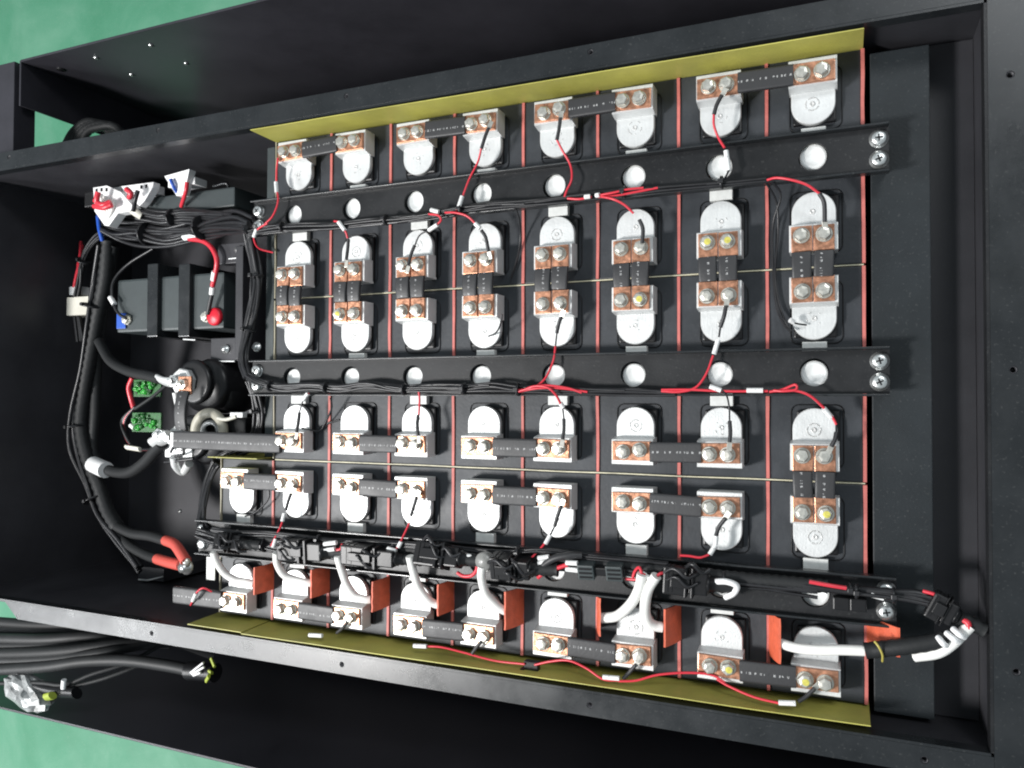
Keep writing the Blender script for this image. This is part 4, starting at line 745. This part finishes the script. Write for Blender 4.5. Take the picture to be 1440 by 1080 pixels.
b = MB(); boxm(b, (-0.4402, 0.39, -0.084), (-0.4187, 0.402, -0.084), -.10, -.084, .001); b.build('plug_neck', 'label', T)
for pts in ([(-0.4315, 0.4008, -0.085), (-0.4261, 0.4198, -0.085), (-0.4272, 0.438, -0.09), (-0.4378, 0.4693, -0.1)], [(-0.4257, 0.4005, -0.085), (-0.4176, 0.4139, -0.083), (-0.43, 0.4341, -0.09), (-0.4348, 0.4639, -0.1)]): MB().tube(pts, .0022, 8, 5).build('red_lead', 'redw', T)
# small block battery with straps
T = thing('block_battery', 'grey-black block battery with two vertical straps, red and blue marked poles', 'battery', (-0.3091, 0.3814, -0.15))
ZS = -.045
boxm(MB(), (-0.2977, 0.3284, -0.045), (-0.117, 0.3974, -0.045), -.16, ZS, .003).build('body', 'greyplastic', T)
for p, q in (((-0.2376, 0.3206, -0.039), (-0.2196, 0.4137, -0.039)), ((-0.1846, 0.3191, -0.039), (-0.1661, 0.4101, -0.039))): boxm(MB(), p, q, -.16, ZS+.006, .0015).build('strap', 'rim', T)
for p, mm, cap, cx in (((-0.2763, 0.3443, -0.044), 'zinc', 'bluecap', -.011), ((-0.1424, 0.3427, -0.044), 'zinc', 'redcap', .014)):
    p = Vector(p); MB().box(p.x+cx-.008, p.x+cx+.008, p.y-.011, p.y+.009, p.z-.0005, p.z+.0015, .0006).build('pole_mark', cap, T) if cap == 'bluecap' else MB().lathe((p.x+cx, p.y, p.z), [(.011, 0), (.011, .003), (.009, .005), (0, .006)], 18).build('pole_cap', cap, T)
    MB().lathe(p, [(.0072, 0), (.0072, .002), (.0052, .002), (.0052, .006), (0, .0065)], 6, smooth=False).build('pole_bolt', 'zinc', T)
tp = [(-0.1584, 0.4378, -0.03), (-0.1327, 0.4324, -0.026), (-0.1142, 0.4217, -0.022), (-0.1062, 0.4067, -0.022), (-0.1121, 0.3916, -0.026), (-0.1222, 0.3785, -0.032)]
T = thing('red_lead', 'thick red lead with white markers arching to the red pole of the block battery', 'wire', tp[0])
MB().tube(tp, .0030, 8, 6).build('insulation', 'redw', T)
for a, c in (((-0.1123, 0.394, -0.025), (-0.1182, 0.3847, -0.029)), ((-0.1221, 0.3768, -0.032), (-0.1251, 0.3686, -0.034))): MB().tube([a, c], .0036, 10, 1).build('marker_sleeve', 'marker', T)
MB().tube([(-0.1251, 0.3686, -0.034), (-0.1303, 0.357, -0.036), (-0.1354, 0.3453, -0.038)], .0026, 8, 4).build('heat_shrink', 'sleeve0', T)
MB().tube([(-0.1677, 0.4394, -0.03), (-0.1496, 0.4393, -0.028), (-0.1309, 0.4395, -0.032)], .004, 8, 3, ell=.5).build('marker_flag', 'label', T)
T = thing('black_lead', 'thin black lead with white marker reaching the blue pole of the block battery', 'wire', (-0.3098, 0.3744, -0.05))
MB().tube([(-0.2407, 0.4353, -0.05), (-0.2788, 0.4168, -0.045), (-0.2981, 0.3958, -0.04), (-0.2978, 0.3723, -0.038), (-0.2872, 0.3534, -0.038), (-0.2718, 0.3454, -0.038)], .0020, 8, 5).build('insulation', 'blackw', T)
MB().tube([(-0.3005, 0.3742, -0.037), (-0.2926, 0.3646, -0.037)], .0034, 10, 1).build('marker_sleeve', 'marker', T)
# support brackets at the beam ends with screws
T = thing('support_bracket', 'black folded steel brackets with small screws beside the block battery', 'bracket', (-0.1509, 0.3635, -0.1))
boxm(MB(), (-0.0757, 0.2887, -0.02), (-0.0648, 0.421, -0.02), -.20, -.02, .001).build('upright', 'powder', T)
boxm(MB(), (-0.1128, 0.4034, -0.03), (-0.0718, 0.4276, -0.03), -.045, -.03, .001).build('tab_plate', 'powder', T)
boxm(MB(), (-0.1222, 0.2875, -0.03), (-0.0682, 0.315, -0.03), -.045, -.03, .001).build('tab_plate', 'powder', T)
for p in ((-0.0787, 0.4179, -0.0295), (-0.0977, 0.3014, -0.0295), (-0.0248, 0.3003, 0)): MB().lathe(p, [(.0055, 0), (.0055, .0015), (.0035, .0015), (.0035, .005), (0, .0055)], 12).build('screw', 'steel', T)
for a, c in (((-0.0915, 0.4081, -0.026), (-0.0722, 0.4084, -0.026)), ((-0.107, 0.2872, -0.028), (-0.0831, 0.2868, -0.028)), ((-0.1658, 0.3152, -0.03), (-0.1463, 0.3138, -0.03))): MB().tube([a, c], .0010, 6, 1).build('bright_edge', 'alu', T)
# two contactors
for (pc, lb, green, seed) in (((-0.1426, 0.2622, 0), 'contactor with green board and bright lug pad at the top of the upright strap', ((-0.2485, 0.2663, -0.03), (-0.2021, 0.2448, -0.03)), 1), ((-0.146, 0.1962, 0), 'contactor with green board under the end of the long printed busbar', ((-0.2503, 0.2249, -0.03), (-0.2014, 0.2007, -0.03)), 2)):
    c = Vector(pc); T = thing('contactor', lb, 'contactor', (c.x, c.y, -.12), 'contactors in the compartment')
    MB().lathe((c.x+.024, c.y-.002, -.12), [(.030, 0), (.030, .095), (.026, .100), (0, .101)], 28).build('can', 'plastic', T)
    MB().lathe((c.x+.010, c.y, -.0189), [(.026, 0), (.027, .002), (.026, .006), (.022, .0068), (0, .0069)], 28).build('top_plate', 'gloss', T)
    MB().lathe((c.x, c.y, -.0119), [(.0165, 0), (.0165, .006), (.015, .0075), (.009, .008), (.009, .012), (0, .0122)], 8, smooth=False, ph=.2).build('pole_pad', 'alu', T)
    MB().lathe((c.x-.001, c.y+.001, .0006), [(.0075, 0), (.0075, .006), (.0045, .0062), (.0045, .012), (0, .0125)], 6, smooth=False, ph=.3*seed).build('nut', 'steel', T)
    p, q = green; b = MB(); boxm(b, p, q, -.0325, -.030, .0004); g = b.build('circuit_board', 'green', T)
    x0, x1 = sorted((p[0], q[0])); y0, y1 = sorted((p[1], q[1]))
    for k in range(16):
        x = random.uniform(x0+.004, x1-.004); y = random.uniform(y0+.004, y1-.004); r = random.uniform(.0022, .0042)
        MB().lathe((x, y, -.0299), [(r, 0), (r, r*.5), (r*.75, r*1.1), (r*.35, r*1.2), (r*.2, r*.7), (0, r*.6)], 12, (random.uniform(-.5, .5), random.uniform(-.5, .5), 1)).build('coil', random.choice(['greenlite', 'greenlite', 'green']), g)
    for k in range(10):
        x = random.uniform(x0+.003, x1-.003); y = random.uniform(y0+.003, y1-.003); s = random.uniform(.0008, .0022)
        MB().box(x-s, x+s*1.4, y-s, y+s, -.0299, -.0285+s*.6, .0002).build('component', random.choice(['green', 'green', 'greenlite', 'plastic', 'greenlite']), g)
# top plates catch little light; strap between the contactors
T = thing('busbar_strap', 'upright dark strap with copper end joining the two contactors', 'busbar', (-0.124, 0.2348, 0.01))
A = Vector((-0.1128, 0.251, 0.021)); Bq = Vector((-0.1152, 0.2065, 0.017)); xm = (A+Bq)/2; o = inst('sleeve', sleeve_mesh((A-Bq).length, .0165, .004, .004), T, xm, math.atan2(A.y-Bq.y, A.x-Bq.x))
MB().box(A.x-.0095, A.x+.0095, A.y-.004, A.y+.017, .0160, .0185, .0005).build('copper_lug', 'copper', T)
MB().lathe((A.x-.001, A.y+.008, .0186), [(.006, 0), (.006, .004), (.003, .0045), (.003, .008), (0, .0085)], 6, smooth=False).build('nut', 'zinc', T)
MB().tube([(-0.13, 0.2495, 0.016), (-0.1298, 0.2413, 0.014), (-0.1296, 0.2331, 0.012)], .003, 8, 4).build('marker_sleeve', 'marker', T)
T = thing('lug_clamp', 'bright cable lug and clamp cluster below the end of the long printed busbar', 'cable lug', (-0.1623, 0.1745, -0.02))
MB().tube([(-0.1843, 0.1884, -0.004), (-0.1619, 0.1952, 0.004), (-0.1443, 0.1999, 0.008)], .0085, 10, 4, ell=.5).build('cable_lug', 'alu', T)
MB().lathe((-0.1643, 0.2002, 0.004), [(.0075, 0), (.0075, .004), (.004, .0045), (.004, .009), (0, .0095)], 6, smooth=False).build('nut', 'steel', T)
b = MB(); boxm(b, (-0.1733, 0.1722, -0.01), (-0.1297, 0.1886, -0.01), -.03, -.010, .002); b.build('clamp_body', 'alu', T)
MB().tube([(-0.151, 0.1741, -0.004), (-0.1559, 0.1616, -0.012), (-0.1529, 0.1551, -0.02), (-0.1358, 0.1657, -0.012)], .0052, 8, 5).build('clamp_loop', 'alu', T)
MB().tube([(-0.1546, 0.1792, -0.002), (-0.1459, 0.1871, 0), (-0.1348, 0.1865, 0), (-0.1345, 0.1781, -0.002), (-0.1499, 0.1742, -0.004)], .0016, 8, 5).build('wire_loop', 'blackw', T)
MB().tube([(-0.1699, 0.1665, -0.008), (-0.1454, 0.1693, -0.004), (-0.1231, 0.1724, -0.006)], .0018, 8, 4).build('wire_loop', 'blackw', T)
T = thing('current_sensor', 'cream ring-shaped current sensor standing beside the long printed busbar', 'sensor', (-0.1091, 0.2062, -0.02))
c = Vector((-0.1013, 0.205, -0.012)); pts = [(c.x+.021*math.cos(a), c.y+.021*math.sin(a), -.008) for a in [R_(-50+k*29) for k in range(10)]]
MB().tube(pts, .0058, 10, 4).build('ring', 'ring', T)
MB().tube([(c.x+.012*math.cos(a), c.y+.010*math.sin(a), -.010) for a in [R_(k*30) for k in range(13)]], .003, 8, 2).build('inner_ring', 'foil', T)
MB().tube([(-0.0852, 0.2202, -0.004), (-0.0744, 0.2187, -0.006), (-0.0616, 0.2221, -0.008)], .0022, 8, 4).build('arm', 'cream', T)
b = MB(); boxm(b, (-0.071, 0.2211, -0.008), (-0.0524, 0.227, -0.008), -.016, -.008, .001); b.build('arm_block', 'label', T)
b = MB(); boxm(b, (-0.15, 0.1862, -0.03), (-0.068, 0.2199, -0.03), -.06, -.031, .002); b.build('sensor_body', 'plastic', T)
T = thing('relay_housing', 'glossy black relay housing with a small screw next to the upper contactor', 'relay', (-0.1733, 0.2572, -0.1))
c0, c1 = Vector((-0.1648, 0.2538, -0.055)), Vector((-0.09, 0.2536, -0.055)); MB().lathe(c0, [(.020, 0), (.027, .003), (.028, .008), (.028, (c1-c0).length-.008), (.025, (c1-c0).length), (0, (c1-c0).length)], 32, c1-c0).build('housing', 'gloss', T)
MB().lathe(c0+(c1-c0)*.45, [(.0286, 0), (.0292, .002), (.0292, .010), (.0286, .012)], 32, c1-c0).build('band', 'plastic', T)
MB().lathe((-0.1131, 0.2584, -0.029), [(.004, 0), (.004, .003), (0, .0035)], 10).build('screw', 'steel', T)
# thick cables in the compartment
def cable(name, label, pts, r, rib=0.0, mm='conduit', group='thick black cables in the compartment'):
    T = thing(name, label, 'cable', min(pts, key=lambda p: p[2]), group); MB().tube(pts, r, 10, 6, rib).build('jacket', mm, T); return T
cable('thick_cable', 'corrugated black hose running the length of the compartment past the white tape', [(-0.334, 0.4556, -0.06), (-0.3446, 0.4069, -0.065), (-0.3635, 0.3599, -0.07), (-0.3838, 0.302, -0.075), (-0.4031, 0.2428, -0.08), (-0.4065, 0.203, -0.08), (-0.3944, 0.1635, -0.08), (-0.3713, 0.125, -0.08), (-0.3541, 0.0918, -0.08), (-0.326, 0.0681, -0.075)], .0098, 0.14)
cable('thick_cable', 'smooth black cable beside the corrugated hose in the compartment', [(-0.3293, 0.4494, -0.065), (-0.3512, 0.399, -0.075), (-0.37, 0.3414, -0.08), (-0.3897, 0.2829, -0.09), (-0.3913, 0.2229, -0.09), (-0.3945, 0.1729, -0.09), (-0.3752, 0.149, -0.085)], .0070)
T = cable('thick_cable', 'black cable with a silver lug bending to the upper contactor', [(-0.3613, 0.3208, -0.07), (-0.3269, 0.2934, -0.06), (-0.2704, 0.2777, -0.04), (-0.2083, 0.27, -0.018), (-0.1763, 0.266, -0.006)], .0066)
MB().tube([(-0.1786, 0.266, -0.006), (-0.1606, 0.2623, 0), (-0.145, 0.2613, 0.002)], .0075, 10, 4, ell=.5).build('cable_lug', 'alu', T)
T = cable('thick_cable', 'black cable with white tape collar bending up to the long busbar end', [(-0.3771, 0.1521, -0.082), (-0.3321, 0.144, -0.07), (-0.2771, 0.1469, -0.05), (-0.2271, 0.163, -0.03), (-0.1884, 0.181, -0.012), (-0.1705, 0.1888, -0.004)], .0072)
MB().tube([(-0.379, 0.1514, -0.078), (-0.3443, 0.1455, -0.07)], .0112, 14, 1).build('tape_collar', 'label', T)
T = cable('thick_cable', 'black cable ending in the longer red boot near the connector beam', [(-0.3353, 0.0712, -0.076), (-0.2834, 0.0658, -0.06), (-0.2326, 0.0681, -0.045), (-0.1874, 0.0676, -0.03)], .0064)
MB().tube([(-0.192, 0.068, -0.031), (-0.1672, 0.0662, -0.022), (-0.1473, 0.0572, -0.014), (-0.1364, 0.0505, -0.01)], .0064, 10, 5).build('red_boot', 'boot', T)
T = cable('thick_cable', 'black cable ending in the shorter red boot near the connector beam', [(-0.3488, 0.0671, -0.085), (-0.3013, 0.0488, -0.07), (-0.252, 0.0414, -0.055), (-0.2108, 0.0412, -0.04)], .0064)
MB().tube([(-0.2178, 0.0412, -0.042), (-0.1846, 0.0418, -0.03), (-0.1524, 0.0434, -0.018)], .0066, 10, 5).build('red_boot', 'boot', T)
T = thing('cable_lug', 'bright stacked ring lugs where the two red boots meet', 'cable lug', (-0.1443, 0.0429, -0.02))
MB().lathe((-0.1402, 0.0432, -0.016), [(.009, 0), (.009, .003), (.0055, .0035), (.0055, .010), (0, .0105)], 12).build('ring_lug', 'steel', T)
MB().lathe((-0.1384, 0.0499, -0.012), [(.007, 0), (.007, .004), (0, .005)], 10).build('washer_stack', 'zinc', T)
T = thing('sense_cluster', 'thin red and grey signal wires curling around the green boards', 'wire', (-0.2684, 0.2245, -0.05))
MB().tube([(-0.2511, 0.2681, -0.03), (-0.257, 0.2564, -0.03), (-0.2554, 0.2429, -0.032), (-0.2548, 0.2303, -0.036)], .0030, 8, 5).build('red_lead', 'redw', T)
for k in range(5):
    d = k*1.6
    MB().tube([(-0.2501, 0.2321, -0.034), ((-0.2683, 0.2156, -0.036)[0]-d*.001, (-0.2683, 0.2156, -0.036)[1], -.036), ((-0.2739, 0.1953, -0.04)[0]+d*.0012, (-0.2739, 0.1953, -0.04)[1]+d*.0006, -.04+k*.002), (-0.2514, 0.1797, -0.036), (-0.1972, 0.1803, -0.02)], .0018, 6, 5).build('signal_wire', random.choice(['blackw', 'blackw', 'conduit', 'redw']), T)
MB().tube([(-0.2548, 0.2087, -0.032), (-0.2461, 0.2043, -0.031)], .0030, 8, 1).build('marker_sleeve', 'marker', T)
MB().tube([(-0.2617, 0.1806, -0.032), (-0.2336, 0.1789, -0.028)], .0040, 8, 1, ell=.6).build('marker_sleeve', 'cream', T)
MB().tube([(-0.2397, 0.2296, -0.025), (-0.2077, 0.243, -0.02), (-0.1759, 0.2558, -0.01), (-0.1626, 0.2599, -0.004)], .0022, 8, 5).build('signal_wire', 'conduit', T)
for p, lb in (((-0.3608, 0.07, -0.2145), 'tiny bright screw on the bare compartment floor'),):
    tag(MB().lathe(p, [(.003, 0), (.003, .001), (0, .0016)], 10).build('floor_screw', 'steel'), lb, 'screw')
T = thing('floor_bracket', 'small black bracket with a bright bent edge on the compartment floor by the red boots', 'bracket', (-0.2927, -0.0009, -0.1))
b = MB(); boxm(b, (-0.3165, -0.005, -0.1), (-0.2694, 0.0127, -0.1), -.213, -.10, .001); b.build('bracket_block', 'powder', T)
MB().tube([(-0.3129, -0.0052, -0.098), (-0.2956, -0.0046, -0.098), (-0.2684, 0.0027, -0.098)], .0012, 6, 1).build('bright_edge', 'alu', T)
T = thing('cell_label', 'pale label plate on the side of the first heater row cell beside its beam', 'label', (-0.0844, 0.0477, 0.003))
b = MB(); boxm(b, (-0.0936, 0.0362, 0.002), (-0.0813, 0.0622, 0.002), .0004, .002, .0003); b.build('label_face', 'tab', T)

# ------------------------------------------------------------------ cables outside the box
outs = [[(-0.5568, -0.0706, -0.03), (-0.438, -0.0628, -0.03), (-0.3549, -0.0577, -0.04), (-0.2846, -0.0695, -0.08), (-0.2, -0.0844, -0.12)],
        [(-0.5244, -0.086, -0.01), (-0.3818, -0.0704, -0.01), (-0.3156, -0.0642, -0.03), (-0.2543, -0.0705, -0.07), (-0.1903, -0.0776, -0.11)],
        [(-0.5079, -0.1031, 0), (-0.3544, -0.0804, 0), (-0.2776, -0.0683, -0.02), (-0.2445, -0.0655, -0.05), (-0.1952, -0.0615, -0.09)],
        [(-0.4915, -0.1205, 0.01), (-0.3561, -0.097, 0.008), (-0.2899, -0.0834, 0), (-0.2288, -0.0774, -0.01), (-0.1732, -0.0784, -0.018), (-0.1357, -0.0797, -0.02)],
        [(-0.4878, -0.1362, 0.012), (-0.3633, -0.1163, 0.012), (-0.3142, -0.1125, 0.01), (-0.2772, -0.0974, 0), (-0.2403, -0.0846, -0.02), (-0.2139, -0.0662, -0.05)],
        [(-0.5564, -0.0845, -0.03), (-0.4096, -0.069, -0.03), (-0.3275, -0.0646, -0.05), (-0.2444, -0.0768, -0.09), (-0.2094, -0.1028, -0.13)],
        [(-0.5241, -0.0966, -0.01), (-0.3816, -0.0786, -0.01), (-0.302, -0.0717, -0.04), (-0.2337, -0.0773, -0.08)],
        [(-0.5077, -0.1126, 0), (-0.3674, -0.092, 0), (-0.2777, -0.0752, -0.01), (-0.2515, -0.0708, -0.04), (-0.2092, -0.0696, -0.08)],
        [(-0.3193, -0.1192, 0.008), (-0.2709, -0.1051, -0.005), (-0.2439, -0.095, -0.018), (-0.2276, -0.0877, -0.03)]]

for i, p in enumerate(outs):
    T = thing('outer_cable', '%s black cable counted outward from the box rim, lying outside the bright rim' % ORD[[0, 2, 4, 6, 7, 1, 3, 5, 8][i]], 'cable', min(p, key=lambda q: q[2]), 'black cables outside the box')
    MB().tube(p, .0072 if i not in (4, 8) else .0026, 10, 5).build('jacket', 'cablegrey' if i % 2 else 'conduit', T)
T = thing('outer_plug', 'black plug with yellow-green stripes and a pale cable tie tail outside the rim', 'plug', (-0.1284, -0.0851, -0.035))
MB().tube([(-0.1402, -0.0803, -0.02), (-0.1203, -0.0784, -0.02), (-0.0996, -0.0772, -0.02)], .011, 14, 3).build('plug_body', 'plastic', T)
for a, c in (((-0.0976, -0.0577, -0.011), (-0.0902, -0.0659, -0.009)), ((-0.0986, -0.0719, -0.009), (-0.0943, -0.073, -0.009)), ((-0.1047, -0.084, -0.011), (-0.0986, -0.0768, -0.009))): MB().tube([a, c], .0036, 8, 1, ell=.5).build('stripe', 'yg', T)
for a, c in (((-0.1247, -0.0766, -0.007), (-0.1054, -0.0624, -0.007)), ((-0.1225, -0.0779, -0.007), (-0.1042, -0.0672, -0.007)), ((-0.1203, -0.0792, -0.007), (-0.1095, -0.0744, -0.007))): MB().tube([a, c], .0014, 6, 1).build('tie_tail', 'label', T)
T = thing('wrapped_plug', 'plug wrapped in crinkled clear film with a yellow-green band outside the rim', 'plug', (-0.3965, -0.1429, -0.012))
b = MB(); c = Vector((-0.382, -0.1311, 0.008)); n1, n2 = 16, 10; vs = [c+Vector((0, 0, .016))]
for i in range(1, n2):
    for j in range(n1):
        a, e = 2*math.pi*j/n1, math.pi*i/n2; d = Vector((.040*math.sin(e)*math.cos(a), .020*math.sin(e)*math.sin(a), .016*math.cos(e)))
        d *= 1+.35*noise.noise(d*130); d.y -= d.x*.25; vs.append(c+d)
vs.append(c-Vector((0, 0, .016))); fs = [(0, 1+j, 1+(j+1) % n1) for j in range(n1)]
for i in range(n2-2):
    for j in range(n1): fs.append((1+i*n1+j, 1+(i+1)*n1+j, 1+(i+1)*n1+(j+1) % n1, 1+i*n1+(j+1) % n1))
fs += [(len(vs)-1, len(vs)-2-j, len(vs)-2-(j+1) % n1) for j in range(n1)]
b.add(vs, fs).build('film_wrap', 'foil', T)
MB().tube([(-0.3661, -0.1234, 0.008), (-0.3359, -0.1243, 0.008), (-0.2939, -0.1206, 0.008)], .009, 10, 4, ell=.7).build('plug_body', 'plastic', T)
MB().tube([(-0.3337, -0.1276, 0.018), (-0.3208, -0.1232, 0.02)], .006, 8, 1, ell=.7).build('stripe', 'yg', T)
MB().tube([(-0.3074, -0.1138, 0.016), (-0.3037, -0.1023, 0.018)], .003, 8, 1).build('tie_tail', 'label', T)
T = thing('outer_conduit', 'dark bent conduit bundle in the gap behind the rim near the green floor opening', 'conduit', (-0.3853, 0.6215, -0.08))
MB().tube([(-0.4602, 0.6079, -0.09), (-0.4296, 0.6214, -0.08), (-0.4011, 0.6317, -0.08), (-0.3761, 0.6239, -0.085), (-0.3661, 0.6092, -0.1)], .0065, 8, 5, 0).build('hose', 'conduit', T)
MB().tube([(-0.4512, 0.6026, -0.09), (-0.4209, 0.6202, -0.08), (-0.3925, 0.6285, -0.08), (-0.3691, 0.6229, -0.085), (-0.3605, 0.6084, -0.1)], .0065, 8, 5, 0.12).build('hose', 'conduit', T)
MB().tube([(-0.4422, 0.5974, -0.09), (-0.4123, 0.6191, -0.08), (-0.384, 0.6253, -0.08), (-0.3622, 0.622, -0.085), (-0.3549, 0.6077, -0.1)], .0065, 8, 5, 0).build('hose', 'conduit', T)
MB().tube([(-0.4333, 0.5922, -0.09), (-0.4037, 0.6179, -0.08), (-0.3755, 0.6222, -0.08), (-0.3553, 0.621, -0.085), (-0.3493, 0.607, -0.1)], .0065, 8, 5, 0.12).build('hose', 'conduit', T)
